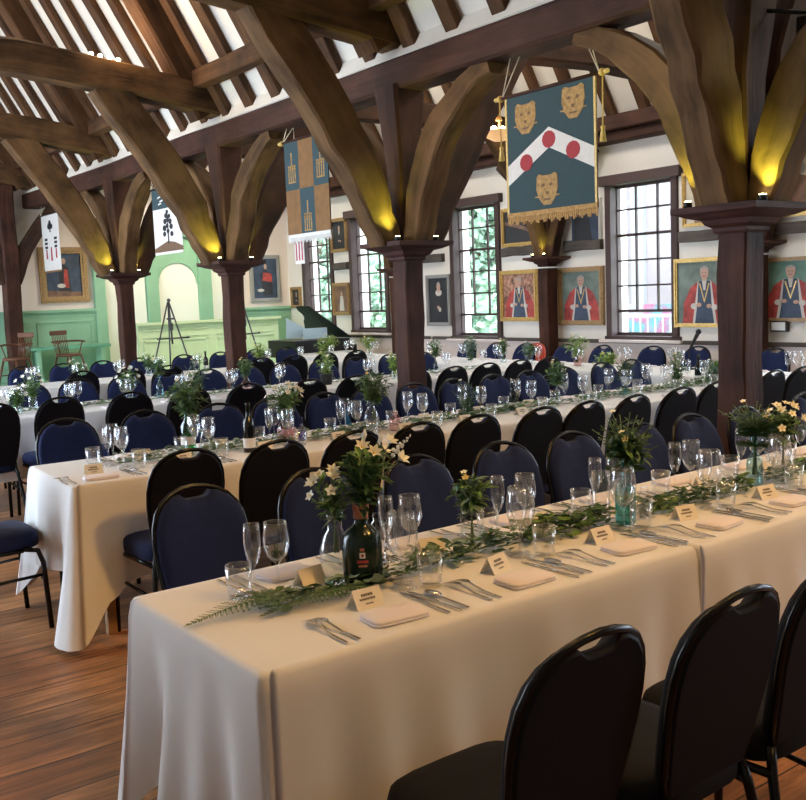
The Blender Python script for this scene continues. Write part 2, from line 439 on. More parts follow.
# roof plaster: four slopes meeting over the two naves
def slope(name, xa, za, xb, zb):
    mb = MB(); y0, y1 = YF-.3, YE+.3; n = V3((zb-za, 0, -(xb-xa))).normalized()
    if n.z < 0: n = -n
    t = n*.12
    A = [V3((xa, y0, za)), V3((xb, y0, zb)), V3((xb, y1, zb)), V3((xa, y1, za))]
    mb.add(A+[p+t for p in A], [(0, 1, 2, 3), (7, 6, 5, 4), (0, 4, 5, 1), (1, 5, 6, 2), (2, 6, 7, 3), (3, 7, 4, 0)])
    return struct(mb.build(name, 'plasterroof'))
XA1 = (XP+XN)/2; ZA1 = ZE+.1+(XP-XA1)*SL
XA2 = (XP+XW)/2; ZA2 = ZE+.1+(XW-XA2)*SL
slope('ceiling_1', XP+.06, ZE-.04, XA1, ZA1-.10); slope('ceiling_2', XN, ZE+.12, XA1, ZA1+.02)
slope('ceiling_3', XP-.02, ZE-.04, XA2, ZA2-.04); slope('ceiling_4', XW+.1, ZE+.0, XA2, ZA2+.02)

# windows of the far side wall
def window(i, y0, y1, z0, z1):
    w = y1-y0; h = z1-z0; yc = (y0+y1)/2
    root = bpy.data.objects.new('window_%d' % i, None); COL.objects.link(root); root.location = (XW, yc, z0)
    struct(root)
    f = MB(); t = .085
    for s in (-1, 1): f.box((.06, s*(w/2+t/2-.03), h/2), (.2, t, h+.04))
    f.box((.05, 0, h+.05), (.26, w+2*t+.06, .12)); f.box((.06, 0, -.02), (.2, w+2*t, .05))
    f.build('frame', 'trimwood', root, bevel=.006)
    b = MB(); rows = 6; x = .10; bw = .02
    b.box((x, 0, .02), (.04, w, .05)); b.box((x, 0, h-.02), (.04, w, .05))
    for s in (-1, 1): b.box((x, s*(w/2-.02), h/2), (.04, .04, h))
    for r in range(1, rows):
        b.box((x, 0, h*r/rows), (.03, w, bw*(1.6 if r in (1, 4) else 1)))
    for c in (1, 2):
        b.box((x, -w/2+w*c/3, h*(1+1/rows)/2), (.03, bw, h*(1-1/rows)))
    b.build('glazing_bars', 'trimwood', root)
    p = MB(); p.box((x, 0, h/2), (.006, w-.02, h-.02)); p.build('pane', 'pane', root)
    sl = MB(); sl.box((-.02, 0, -.055), (.16, w+.26, .035)); sl.build('sill', 'dadopaint', root, bevel=.005)
for i, wn in enumerate(WINS[:5]): window(i+1, *wn)

# dado rail, dado and wall plate along the portrait wall
d = MB(); d.box((XW-.02, (YE+YF)/2, .87), (.06, YE-YF, .045)); struct(d.build('trim_1', 'oldgrey', bevel=.006))
d = MB(); d.box((XW-.006, (YE+YF)/2, .43), (.012, YE-YF, .86)); struct(d.build('trim_2', 'dadopaint'))
d = MB()
d.sweep([(XW-.08, YF+k*(YE-YF)/12, 3.28) for k in range(13)], (1, 0, 0), .10, .06, wob=.006, seed=3)
d.sweep([(XW-.13, YF+k*(YE-YF)/12, 3.43) for k in range(13)], (1, 0, 0), .15, .085, wob=.006, seed=4)
struct(d.build('trim_3', 'plate'))
# ------------------------------------------------------------------ oak frame
CAPZ0, CAPZ1 = 1.80, 1.945
def cap_mb(s=1.0, half=.262):
    """square moulded capital"""
    mb = MB(); prof = [(.095, 0), (.105, .012), (.105, .03), (.135, .05), (.15, .075), (.20, .088), (.235, .105), (half, .112), (half, .145)]
    rings = []
    for r, z in prof:
        r *= s
        rings.append([(-r, -r, z*s), (r, -r, z*s), (r, r, z*s), (-r, r, z*s)])
    n = 4; vs = [p for r in rings for p in r]; fs = []; uv = []
    for i in range(len(rings)-1):
        for k in range(4):
            fs.append((i*4+k, i*4+(k+1) % 4, i*4+4+(k+1) % 4, i*4+4+k))
            z0, z1 = prof[i][1]*3, prof[i+1][1]*3; uv.append([(0, z0), (.5, z0), (.5, z1), (0, z1)])
    L = len(rings)-1
    fs.append((3, 2, 1, 0)); uv.append([(0, 0), (.2, 0), (.2, .2), (0, .2)]); fs.append((L*4, L*4+1, L*4+2, L*4+3)); uv.append([(0, 0), (.5, 0), (.5, .5), (0, .5)])
    mb.add(vs, fs, 0, False, None, uv)
    return mb

def curve3(ps, n=9):
    """smooth path through control points (Catmull-Rom)"""
    ps = [V3(p) for p in ps]; out = []
    P = [ps[0]*2-ps[1]]+ps+[ps[-1]*2-ps[-2]]
    for i in range(1, len(P)-2):
        m = max(2, n//(len(ps)-1))
        for k in range(m):
            t = k/m; a, b, c, d_ = P[i-1], P[i], P[i+1], P[i+2]
            out.append(.5*((2*b)+(c-a)*t+(2*a-5*b+4*c-d_)*t*t+(3*b-a-3*c+d_)*t*t*t))
    out.append(ps[-1])
    return out

POSTLAB = ['dark oak arcade post with moulded capital nearest the camera, beside the front table',
           'oak arcade post with moulded capital rising between the second and third tables',
           'oak arcade post with moulded capital in front of the pale green screen',
           'oak arcade post with moulded capital beside the green bench and windsor chair']
for k, y in enumerate(PY):
    root = thing('timber_post', POSTLAB[k], 'post', (XP, y, 0), 0, 'arcade posts of the hall')
    s = MB(); n = 9
    tw = [.083+.003*math.sin(i*2.1+k)+.006*(i/(n-1)) for i in range(n)]
    s.sweep([(-.03*(1-i/(n-1)) if k == 0 else 0, 0, CAPZ0*i/(n-1)) for i in range(n)], (0, 1, 0), tw, tw, wob=.005, seed=20+k, cham=.10)
    s.build('shaft', 'post', root)
    c = cap_mb(); c.build('capital', 'cap', root, loc=(0, 0, CAPZ0))
    # upper post, jowled towards its head
    u = MB(); zz = [CAPZ1, 2.2, 2.6, 2.9, 3.12]; ww = [.07, .085, .105, .13, .15]
    u.sweep([(0, 0, z) for z in zz], (0, 1, 0), ww, ww, wob=.008, seed=40+k)
    u.build('upper_post', 'post', root)
    z0 = CAPZ1
    # braces: to the tie beams (x) and to the arcade plate (y)
    def brace(sx, sy, mat, seed, big):
        b = MB()
        if sx:
            q_ = (.13, .25, .43, .80) if k == 0 else (.20, .36, .66, 1.22); P = curve3([(sx*q_[0], 0, z0), (sx*q_[1], 0, 2.34), (sx*q_[2], 0, 2.86), (sx*q_[3], 0, 3.62)], 12)
            m = len(P); hh = [.095+.07*min(1, i/(m*.5)) for i in range(m)]
            b.sweep(P, (0, 1, 0), [.10]*m, hh, wob=.012, seed=seed)
        else:
            P = curve3([(0, sy*.15, z0), (0, sy*.25, 2.28), (0, sy*.46, 2.68), (0, sy*.80, 2.96), (0, sy*1.10, 3.08)], 12)
            m = len(P); hh = [.07+.05*math.sin(math.pi*min(1, i/(m*.75))) for i in range(m)]
            b.sweep(P, (1, 0, 0), [.095]*m, hh, wob=.010, seed=seed)
        b.build('brace', mat, root)
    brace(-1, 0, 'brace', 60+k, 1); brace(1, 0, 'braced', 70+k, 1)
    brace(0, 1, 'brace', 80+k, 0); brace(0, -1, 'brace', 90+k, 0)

# end post without capital by the end wall
root = thing('timber_post', 'dark oak end post without a capital against the end wall', 'post', (4.16, YE-.32, 0), 0, None)
s = MB(); s.sweep([(0, 0, z) for z in (0, .6, 1.2, 1.8, 2.4, 3.0, 3.4)], (0, 1, 0), [.115]*7, [.115]*7, wob=.008, seed=111); s.build('shaft', 'post', root)
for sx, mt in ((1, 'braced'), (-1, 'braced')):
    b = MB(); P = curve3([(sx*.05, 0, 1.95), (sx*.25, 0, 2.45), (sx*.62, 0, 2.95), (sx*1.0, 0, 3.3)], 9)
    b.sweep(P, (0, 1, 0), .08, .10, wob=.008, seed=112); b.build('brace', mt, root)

# arcade plate, one long beam along the hall
n = 29
o = MB(); o.sweep([(XP, YF+(YE-YF)*i/(n-1), 3.20) for i in range(n)], (1, 0, 0), .13, .115, wob=.006, seed=5)
tag(o.build('arcade_plate', 'plate'), 'long dark beam lying along the heads of the arcade posts', 'beam')
# purlin under the rafters of the camera side roof
o = MB(); o.sweep([(4.355, YF+(YE-YF)*i/(n-1), 3.715) for i in range(n)], (1, 0, 0), .07, .085, wob=.006, seed=6)
tag(o.build('purlin', 'rafter'), 'long roof purlin running below the rafters just above the arcade plate', 'beam')
o = MB(); o.sweep([(3.05, YF+(YE-YF)*i/(n-1), 5.98) for i in range(n)], (1, 0, 0), .07, .085, wob=.006, seed=7)
tag(o.build('purlin', 'rafter'), 'upper roof purlin high up across the rafters', 'beam')

# tie beams with principal rafters
TY = [PY[0]-BAY]+PY+[YE-.32]
TLAB = ['above the camera', 'at the nearest arcade post', 'at the middle arcade post', 'carrying the row of small spotlights', 'at the post beside the green bench', 'at the end wall']
def tie_z(x): return 3.49+.30*math.sin(min(1, (XP+.12-x)/3.2)*math.pi/2)
for k, y in enumerate(TY):
    o = MB(); P = []
    for i in range(13):
        t = i/12; x = XN+(XP+.12-XN)*t
        P.append((x, y, tie_z(x)+.012*math.sin(5*t+k)))
    o.sweep(P, (0, 1, 0), .125, .145, wob=.016, seed=120+k)
    tag(o.build('tie_beam', 'tie'), 'rough curved oak tie beam on the near side, '+TLAB[k], 'beam')
    if k:
        o = MB(); o.sweep([(XP-.05+(XW-.05-XP)*i/8, y, 3.50+.12*math.sin(math.pi*i/8)) for i in range(9)], (0, 1, 0), .11, .13, wob=.012, seed=130+k)
        tag(o.build('tie_beam', 'braced'), 'dark oak tie beam on the portrait side, '+TLAB[k], 'beam')
    o = MB(); x0 = 4.50; P = [(x0-i*.35, y, 3.42+i*.35*SL) for i in range(9)]
    o.sweep(P, (0, 1, 0), .12, .17, wob=.014, seed=140+k)
    tag(o.build('principal_rafter', 'rafter'), 'broad principal rafter rising from the tie beam '+TLAB[k], 'beam')

# common rafters: camera-side slope over the arcade, then the two slopes beyond it
BAYN = ['before nearest post', 'between two nearest posts', 'between second and third posts', 'between third and fourth posts', 'beyond fourth post']
def rafters(xf, zf, dx, nx, tagw, bays, seed):
    proto = None
    for b in bays:
        y0 = TY[b]; y1 = TY[b+1]; m = 6 if y1-y0 < 3.1 else 7
        for j in range(m):
            y = y0+(y1-y0)*(j+.5)/m
            mb = MB(); rr = random.Random(seed+b*31+j)
            L = nx; P = [(xf+dx*(L*i/6-.07), 0, zf+(L*i/6-.07)*SL) for i in range(7)]
            mb.sweep(P, (0, 1, 0), .070+rr.uniform(-.008, .012), .035, wob=.008, seed=seed+b*31+j)
            ob = mb.build('rafter', 'rafter', loc=(0, y+rr.uniform(-.02, .02), 0))
            tag(ob, '%s oak rafter %s, bay %s' % (ORD[j+1], tagw, BAYN[b]), 'rafter', 'rafters '+tagw)
rafters(XP+.02, ZE-.07, -1, 2.4, 'on the near slope', range(5), 200)
rafters(XW-.04, ZE+.12, -1, 1.9, 'above the portrait wall', (1, 2, 3, 4), 400)
rafters(XP+.02, ZE-.07, 1, 1.4, 'just beyond the arcade', (1, 2, 3), 500)

# wall posts with brackets on the portrait wall
for k, y in enumerate([5.9, 8.9, 12.13]):
    lab = ['oak wall post behind the nearest arcade post', 'oak wall post with capital and two small uplights between the two red robe portraits', 'oak wall post behind the middle arcade post'][k]
    root = thing('wall_post', lab, 'post', (XW-.20, y, 0), 0, 'wall posts along the portrait wall')
    s = MB(); s.sweep([(0, 0, CAPZ0*i/6) for i in range(7)], (0, 1, 0), .09, .09, wob=.004, seed=600+k, cham=.1); s.build('shaft', 'post', root)
    c = cap_mb(.85); c.build('capital', 'cap', root, loc=(0, 0, CAPZ0+.02))
    s = MB(); s.sweep([(0, 0, z) for z in (1.93, 2.3, 2.7, 3.2)], (0, 1, 0), [.08, .09, .1, .11], [.08]*4, wob=.006, seed=610+k); s.build('upper_post', 'post', root)
    for sy in (-1, 1):
        b = MB(); P = curve3([(0, sy*.08, 1.95), (0, sy*.2, 2.4), (0, sy*.45, 2.85), (0, sy*.8, 3.2)], 8); b.sweep(P, (1, 0, 0), .07, .075, wob=.008, seed=620+k); b.build('brace', 'braced', root)
    b = MB(); P = curve3([(-.08, 0, 1.95), (-.22, 0, 2.4), (-.55, 0, 2.95), (-.9, 0, 3.4)], 8); b.sweep(P, (0, 1, 0), .07, .085, wob=.008, seed=630+k); b.build('brace', 'brace', root)

# horizontal wall timbers beside the windows
for k, (a, b) in enumerate([(9.15, 9.92), (8.13, 8.75), (6.45, 6.98), (5.1, 6.35), (11.2, 12.0), (13.75, 14.15)]):
    lab = ['weathered wall timber under the upper picture left of the wall post', 'weathered wall timber under the upper picture right of the wall post', 'weathered wall timber between the last window and the nearest post',
           'weathered wall timber right of the nearest post above the robed portrait', 'weathered wall timber above the portrait of the woman in black', 'short weathered wall timber between the two farthest windows'][k]
    o = MB(); o.sweep([(XW-.03, a+(b-a)*i/4, 2.055) for i in range(5)], (1, 0, 0), .04, .06, wob=.006, seed=650+k)
    tag(o.build('wall_timber', 'oldgrey'), lab, 'timber')

# uplights on the capitals
def uplight(x, y, z, lab, aim, power=24):
    t = thing('uplight', lab, 'light', (x, y, z), 0, 'small uplights on the post capitals')
    b = MB(); b.lathe([(.001, 0), (.024, 0), (.024, .03), (.018, .034)], 12); b.build('housing', 'blackmetal', t)
    e = MB(); e.lathe([(.018, .034), (.0175, .037), (.001, .040)], 12); e.build('lens', 'led', t)
    l = bpy.data.lights.new('uplight_lamp', 'SPOT'); l.energy = power; l.color = (.85, 1, .14); l.spot_size = R(95); l.spot_blend = .8; l.shadow_soft_size = .02
    lo = bpy.data.objects.new('uplight_lamp', l); COL.objects.link(lo); lo.location = (x, y, z+.045)
    lo.rotation_euler = V3(aim).to_track_quat('-Z', 'Y').to_euler()
for k, y in enumerate(PY):
    w = ['nearest arcade post', 'middle arcade post', 'post before the screen', 'post beside the bench'][k]
    uplight(XP-.205, y+(.19 if k == 0 else -.165), CAPZ1, 'tiny uplight on the left edge of the capital of the '+w, (.22, .30, 1) if k == 0 else (-.32, .16, 1))
    uplight(XP+(-.13 if k == 0 else .125), y-.215, CAPZ1, 'tiny uplight on the right edge of the capital of the '+w, (.10, -.12, 1) if k == 0 else (-.12, .02, 1))
for s in (-1, 1):
    uplight(XW-.36, 8.9+s*.1, 1.945, 'tiny uplight on the wall post capital, %s of its two' % ('right' if s < 0 else 'left'), (.1, s*.1, 1), 5)

# row of four spotlights on the third tie beam
for k in range(4):
    x = 3.34+.085*k; zt = tie_z(x)+.15
    t = thing('spotlight', '%s from left of four small warm spotlights on top of the tie beam' % ORD[k+1], 'spotlight', (x, PY[2], zt), 0, 'spotlights on the tie beam')
    b = MB(); b.lathe([(.001, 0), (.022, 0), (.024, .02), (.02, .03)], 12); b.build('housing', 'blackmetal', t)
    e = MB(); e.lathe([(.02, .03), (.022, .045), (.014, .058), (.001, .062)], 12); e.build('bulb', 'bulb', t)
def spot(loc, aim, energy, size, col=(1, .62, .30), soft=.12):
    l = bpy.data.lights.new('lamp', 'SPOT'); l.energy = energy; l.color = col; l.spot_size = R(size); l.spot_blend = .7; l.shadow_soft_size = soft
    lo = bpy.data.objects.new('lamp', l); COL.objects.link(lo); lo.location = loc; lo.rotation_euler = (V3(aim)-V3(loc)).to_track_quat('-Z', 'Y').to_euler()
def point(loc, energy, col=(1, .62, .30), soft=.1):
    l = bpy.data.lights.new('lamp', 'POINT'); l.energy = energy; l.color = col; l.shadow_soft_size = soft
    lo = bpy.data.objects.new('lamp', l); COL.objects.link(lo); lo.location = loc
# black floodlight on the nearest post
t = thing('floodlight', 'black floodlight box on the upper part of the nearest post', 'light', (XP+.12, PY[0]-.34, 2.76))
b = MB(); b.box((0, 0, .05), (.16, .10, .10)); b.build('housing', 'blackmetal', t, bevel=.008)
b = MB(); b.box((-.005, .0, .105), (.02, .02, .09)); b.tube([(0, 0, .12), (-.06, .16, .16), (-.1, .26, .18)], .012, 6); b.build('bracket', 'blackmetal', t)

# pendant lamp beyond the arcade
t = thing('pendant_lamp', 'amber glass pendant lamp hanging beyond the arcade, left of the big teal banner', 'lamp', (5.75, 6.22, 2.80))
b = MB(); b.lathe([(.001, 0), (.05, .005), (.10, .03), (.135, .075), (.14, .085), (.13, .08), (.09, .035), (.001, .012)], 20); b.build('lamp_shade', 'lampglass', t)
b = MB(); b.ball((.04, 0, .10), .03, 0, 8); b.ball((-.04, .02, .10), .03, 0, 8); b.build('bulb', 'bulb', t)
b = MB(); b.tube([(0, 0, .05), (0, 0, .70)], .006, 6); b.lathe([(.001, .17), (.03, .17), (.02, .21), (.006, .23)], 10); b.build('hanging_rod', 'goldw', t)

# ------------------------------------------------------------------ banners under the arcade plate
def ell(cx, cy, rx, ry, n=16, a0=0):
    return [(cx+rx*math.cos(a0+2*math.pi*k/n), cy+ry*math.sin(a0+2*math.pi*k/n)) for k in range(n)]
def banner(label, yl, yr, zt, zb, mats, shapes, fringe=None, gold=True, tassels=False, group=None):
    """yl/yr: ends seen from the camera side (left, right). shapes: (material index, thickness, polygon in 0..1 x 0..1)"""
    w = yl-yr; h = zt-zb; yc = (yl+yr)/2
    t = thing('banner', label, 'banner', (XP, yc, zb), 0, group)
    c = MB()
    # slightly billowed field
    n = 14; vs = []; fs = []
    for i in range(n+1):
        for s in (-.003, .003):
            vs.append((s, w/2-w*i/n, 0)); vs.append((s, w/2-w*i/n, h))
    for i in range(n):
        a = i*4; b = a+4
        fs += [(a, a+1, b+1, b), (b+2, b+3, a+3, a+2), (a+1, a+3, b+3, b+1), (a, b, b+2, a+2)]
    fs += [(0, 2, 3, 1), (n*4, n*4+1, n*4+3, n*4+2)]
    c.add(vs, fs, 0)
    for mi, th, poly in shapes:
        c.prism(poly, (-th, w/2, 0), (0, -w, 0), (0, 0, h), (2*th, 0, 0), mi)
    c.build('cloth', mats, t)
    if fringe:
        f = MB(); m = 46
        f.box((0, 0, .012), (.016, w, .03))
        for i in range(m):
            y = w/2-w*(i+.5)/m; L = .045+.012*math.sin(i*1.7)
            f.box((0, y, -L/2), (.008, w/m*.72, L))
        f.build('fringe', fringe, t)
    r = MB(); r.tube([(0, w/2+.05, h+.012), (0, -w/2-.05, h+.012)], .012, 8); r.build('rod', 'plate' if gold else 'blackmetal', t)
    if gold:
        for s in (-1, 1):
            g = MB(); g.ball((0, s*(w/2+.05), h+.012), .024, 0, 8); g.ball((0, s*(w/2+.085), h+.012), .016, 0, 8, (1, 1.6, 1)); g.build('finial', 'goldb', t)
    top = 3.09-zb
    for s in (-1, 1):
        k = MB(); k.tube([(0, s*(w/2+.03), h+.01), (0, s*(w/2-.06), top)], .004, 5); k.tube([(0, s*(w/2+.03), h+.01), (.03, s*(w/2-.12), top)], .004, 5)
        k.build('cord', 'cord', t)
    if tassels:
        for s in (-1, 1):
            g = MB(); g.tube([(0, s*(w/2+.055), h), (0, s*(w/2+.05), h-.30)], .005, 5); g.lathe([(.002, h-.30), (.016, h-.31), (.012, h-.33), (.022, h-.40), (.001, h-.40)], 8, (0, s*(w/2+.05), 0)); g.build('tassel', 'goldb', t)
    return t
# big teal banner with chevron, roses and gold beast masks
def mask(cx, cy, s):
    P = [(cx-.11*s, cy+.10*s), (cx-.085*s, cy+.12*s), (cx-.04*s, cy+.105*s), (cx+.04*s, cy+.105*s), (cx+.085*s, cy+.12*s), (cx+.11*s, cy+.10*s), (cx+.115*s, cy), (cx+.09*s, cy-.07*s), (cx+.04*s, cy-.125*s), (cx-.04*s, cy-.125*s), (cx-.09*s, cy-.07*s), (cx-.115*s, cy)]
    out = [(2, .006, P)]
    for q in (-1, 1):
        out.append((4, .0075, ell(cx+q*.042*s, cy+.03*s, .018*s, .013*s, 8)))
        out.append((3, .0075, [(cx+q*.05*s, cy-.055*s), (cx+q*.13*s, cy-.05*s), (cx+q*.13*s, cy-.06*s), (cx+q*.05*s, cy-.068*s)]))
    out.append((4, .0075, [(cx-.018*s, cy-.02*s), (cx+.018*s, cy-.02*s), (cx+.008*s, cy-.045*s), (cx-.008*s, cy-.045*s)]))
    out.append((4, .0075, [(cx-.04*s, cy-.075*s), (cx+.04*s, cy-.075*s), (cx+.03*s, cy-.09*s), (cx-.03*s, cy-.09*s)]))
    return out
sh = [(1, .005, [(0, .255), (.5, .53), (1, .30), (1, .46), (.5, .695), (0, .42)])]
for cx, cy in ((.24, .44), (.5, .595), (.76, .475)): sh.append((5, .0065, ell(cx, cy, .075, .070, 12)))
sh += mask(.24, .81, 1.05)+mask(.77, .85, 1.05)+mask(.47, .20, 1.05)
sh += [(6, .0055, [(0, 0), (.022, 0), (.022, 1), (0, 1)]), (6, .0055, [(.978, 0), (1, 0), (1, 1), (.978, 1)])]
banner('large teal banner with a white chevron, three red roses and three gold beast masks', 4.96, 4.15, 2.825, 2.035, ['b_teal', 'b_white', 'b_gold', 'b_gold', 'b_brown', 'b_red', 'goldb'], sh, 'fringe', True, True, 'heraldic banners hung along the arcade')
# ochre and teal chequered banner
def fork(cx, cy, s):
    o = [(2, .0065, [(cx-.012*s, cy+.02*s), (cx+.012*s, cy+.02*s), (cx+.012*s, cy+.17*s), (cx-.012*s, cy+.17*s)])]
    for a in (-.075, -.025, .025, .075):
        o.append((2, .0065, [(cx+(a-.011)*s, cy-.14*s), (cx+(a+.011)*s, cy-.14*s), (cx+(a+.011)*s, cy+.03*s), (cx+(a-.011)*s, cy+.03*s)]))
    for b in (-.14, -.0, .03):
        o.append((2, .0065, [(cx-.09*s, cy+b*s-.008), (cx+.09*s, cy+b*s-.008), (cx+.09*s, cy+b*s+.008), (cx-.09*s, cy+b*s+.008)]))
    return o
sh = []
for i in range(3):
    for j in range(2):
        sh.append((1 if (i+j) % 2 else 3, .005, [(i/3, j/2+.0), ((i+1)/3, j/2), ((i+1)/3, (j+1)/2), (i/3, (j+1)/2)]))
sh += fork(1/6, .72, 1.0)+fork(5/6, .72, 1.0)+fork(.5, .20, 1.0)
sh = [(({3: 1, 1: 0}[m] if m in (1, 3) else 2), t_, p_) for m, t_, p_ in sh]
banner('ochre and dark teal chequered banner with three gold forked devices', 7.93, 7.20, 2.955, 2.10, ['b_teal', 'b_ochre', 'b_gold'], sh, 'b_white', True, False, 'heraldic banners hung along the arcade')
# pale banner with a dark tree
sh = [(1, .005, [(0, .70), (1, .70), (1, 1), (0, 1)])]
for dx, dz, r in ((.0, .64, .045), (-.05, .585, .055), (.06, .57, .05), (-.09, .50, .06), (.09, .49, .06), (.0, .52, .05), (-.12, .40, .065), (.12, .41, .06), (-.02, .43, .05), (-.13, .31, .055), (.13, .30, .055), (.0, .35, .05)):
    sh.append((2, .006, ell(.52+dx, dz, r, r*.72, 9)))
sh.append((2, .0062, [(.50, .16), (.545, .16), (.53, .62), (.515, .62)]))
sh.append((3, .0058, [(.0, .04), (1, .04), (1, .10), (.75, .17), (.5, .20), (.25, .15), (0, .10)]))
for a, b in ((.2, .86), (.28, .80), (.22, .76), (.7, .85), (.76, .78)):
    sh.append((0, .0066, [(a, b), (a+.12, b+.015), (a+.11, b+.035), (a+.01, b+.025)]))
banner('pale banner with a dark tree on a mound under a dark teal top band', 11.05, 10.27, 2.86, 2.11, ['b_white', 'b_teal', 'b_dark', 'b_brown'], sh, None, False, False, 'heraldic banners hung along the arcade')
# narrow pale banner with dark emblems
sh = [(1, .006, ell(.42, .80, .07, .05, 10)), (1, .006, ell(.58, .80, .07, .05, 10)), (1, .006, ell(.5, .86, .07, .05, 10)), (1, .006, [(.47, .70), (.53, .70), (.53, .82), (.47, .82)])]
for cx in (.22, .78):
    for k in range(3):
        sh.append((1, .006, [(cx-.08, .42+k*.07), (cx+.08, .42+k*.07), (cx+.08, .465+k*.07), (cx-.08, .465+k*.07)]))
    sh.append((2, .006, [(cx-.04, .24), (cx+.04, .24), (cx+.03, .41), (cx-.03, .41)]))
sh.append((2, .006, [(.45, .20), (.55, .20), (.53, .44), (.47, .44)]))
sh.append((3, .0055, [(0, 0), (1, 0), (1, .03), (0, .03)]))
banner('narrow white banner with dark emblems and red stripes hanging near the end wall', 15.35, 14.55, 2.93, 2.08, ['b_white', 'b_dark', 'b_red', 'b_ochre'], sh, None, False, False, 'heraldic banners hung along the arcade')
# strip of red and white braid below the chequered banner's left edge
t = thing('banner', 'small red and white tail of cloth below the left edge of the chequered banner', 'banner', (XP+.03, 7.80, 1.86))
c = MB(); c.box((0, 0, .12), (.006, .16, .24), 0)
for k in range(3): c.box((0, .05-.05*k, .12), (.009, .022, .18), 1)
c.build('cloth', ['b_white', 'b_red'], t)
c = MB(); c.tube([(0, 0, .24), (0, 0, 1.23)], .003, 5); c.build('cord', 'cord', t)

# ------------------------------------------------------------------ pictures
def picture(label, wall, a, z, w, h, frame, fwid, bg, layers, mats, group='framed portraits on the long wall', depth=.045):
    if wall == 'r': o, u, nrm = V3((XW, a, z)), V3((0, -1, 0)), V3((-1, 0, 0))
    else: o, u, nrm = V3((a, YE, z)), V3((1, 0, 0)), V3((0, -1, 0))
    t = thing('framed_portrait', label, 'picture', o, 0, group)
    W = V3((0, 0, 1)); f = MB()
    for s in (-1, 1):
        f.prism([(s*w/2, -h/2), (s*w/2, h/2), (s*(w/2-fwid), h/2-fwid), (s*(w/2-fwid), -h/2+fwid)], (0, 0, 0), u, W, nrm*depth)
        f.prism([(-w/2, s*h/2), (w/2, s*h/2), (w/2-fwid, s*(h/2-fwid)), (-w/2+fwid, s*(h/2-fwid))], (0, 0, 0), u, W, nrm*depth)
        f.prism([(s*(w/2-fwid*.35), -h/2+fwid*.35), (s*(w/2-fwid*.35), h/2-fwid*.35), (s*(w/2-fwid*.62), h/2-fwid*.62), (s*(w/2-fwid*.62), -h/2+fwid*.62)], (0, 0, 0), u, W, nrm*(depth+.012))
        f.prism([(-w/2+fwid*.35, s*(h/2-fwid*.35)), (w/2-fwid*.35, s*(h/2-fwid*.35)), (w/2-fwid*.62, s*(h/2-fwid*.62)), (-w/2+fwid*.62, s*(h/2-fwid*.62))], (0, 0, 0), u, W, nrm*(depth+.012))
    bmf = f.build('frame', frame, t)
    iw, ih = w-2*fwid, h-2*fwid
    c = MB(); c.prism([(-iw/2, -ih/2), (iw/2, -ih/2), (iw/2, ih/2), (-iw/2, ih/2)], (0, 0, 0), u, W, nrm*.02, 0)
    for k, (mi, poly) in enumerate(layers):
        P = [(max(-.5, min(.5, x))*iw, max(-.5, min(.5, y))*ih) for x, y in poly]
        c.prism(P, nrm*.0201, u, W, nrm*(.0008*(k+1)), mi)
    c.build('canvas', [bg]+mats, t)
    return t
def robed(dx=0, seated=True, gown=2):
    """red-robed half figure with fur-trimmed edges: materials 1 red, 2 dark, 3 white, 4 skin, 5 hair, 6 gold"""
    L = [(1, [(-.46+dx, -.5), (-.44+dx, -.18), (-.30+dx, .08), (-.13+dx, .19), (.13+dx, .19), (.30+dx, .08), (.44+dx, -.16), (.47+dx, -.5)]),
         (3, [(-.14+dx, .18), (-.10+dx, .2), (-.13+dx, -.2), (-.19+dx, -.5), (-.25+dx, -.5)]), (3, [(.14+dx, .18), (.10+dx, .2), (.13+dx, -.2), (.19+dx, -.5), (.25+dx, -.5)]),
         (2, [(-.12+dx, .19), (.12+dx, .19), (.15+dx, -.2), (.20+dx, -.5), (-.20+dx, -.5), (-.15+dx, -.2)]),
         (3, [(-.05+dx, .22), (.05+dx, .22), (.02+dx, .04), (-.02+dx, .04)]),
         (6, [(-.11+dx, .15), (-.085+dx, .15), (.0+dx, -.12), (.085+dx, .15), (.11+dx, .15), (.0+dx, -.17)]),
         (4, ell(dx, .315, .085, .10, 14)), (5, [(dx-.09, .33), (dx-.085, .40), (dx, .435), (dx+.085, .40), (dx+.09, .33), (dx+.06, .385), (dx-.06, .385)]),
         (4, [(-.045+dx, .25), (.045+dx, .25), (.04+dx, .19), (-.04+dx, .19)]),
         (2, ell(dx-.03, .325, .012, .008, 6)), (2, ell(dx+.03, .325, .012, .008, 6)), (1, ell(dx, .265, .028, .008, 8)),
         (4, ell(dx-.11, -.20, .05, .035, 10)), (4, ell(dx+.10, -.22, .05, .035, 10)), (3, ell(dx-.22, -.22, .06, .05, 8)), (3, ell(dx+.21, -.24, .06, .05, 8))]
    return L
RM = ['p_red', 'p_navy', 'p_white', 'p_skin', 'p_hair', 'gold']
picture('gold framed portrait of a red robed person before a crowd, left of wall post', 'r', 9.62, 1.46, .72, .69, 'gold', .055, 'p_crowd', robed(), RM)
picture('gold framed portrait of a red robed person against grey green, right of the wall post', 'r', 8.50, 1.43, .76, .73, 'goldw', .06, 'p_teal', robed(), RM)
picture('gold framed portrait of a red robed person half hidden by the nearest post', 'r', 6.70, 1.43, .72, .77, 'gold', .045, 'p_teal', robed(.06), RM)
picture('portrait of a red robed person against green, right of the nearest post', 'r', 5.62, 1.435, .72, .66, 'goldw', .04, 'p_green', robed(), RM)
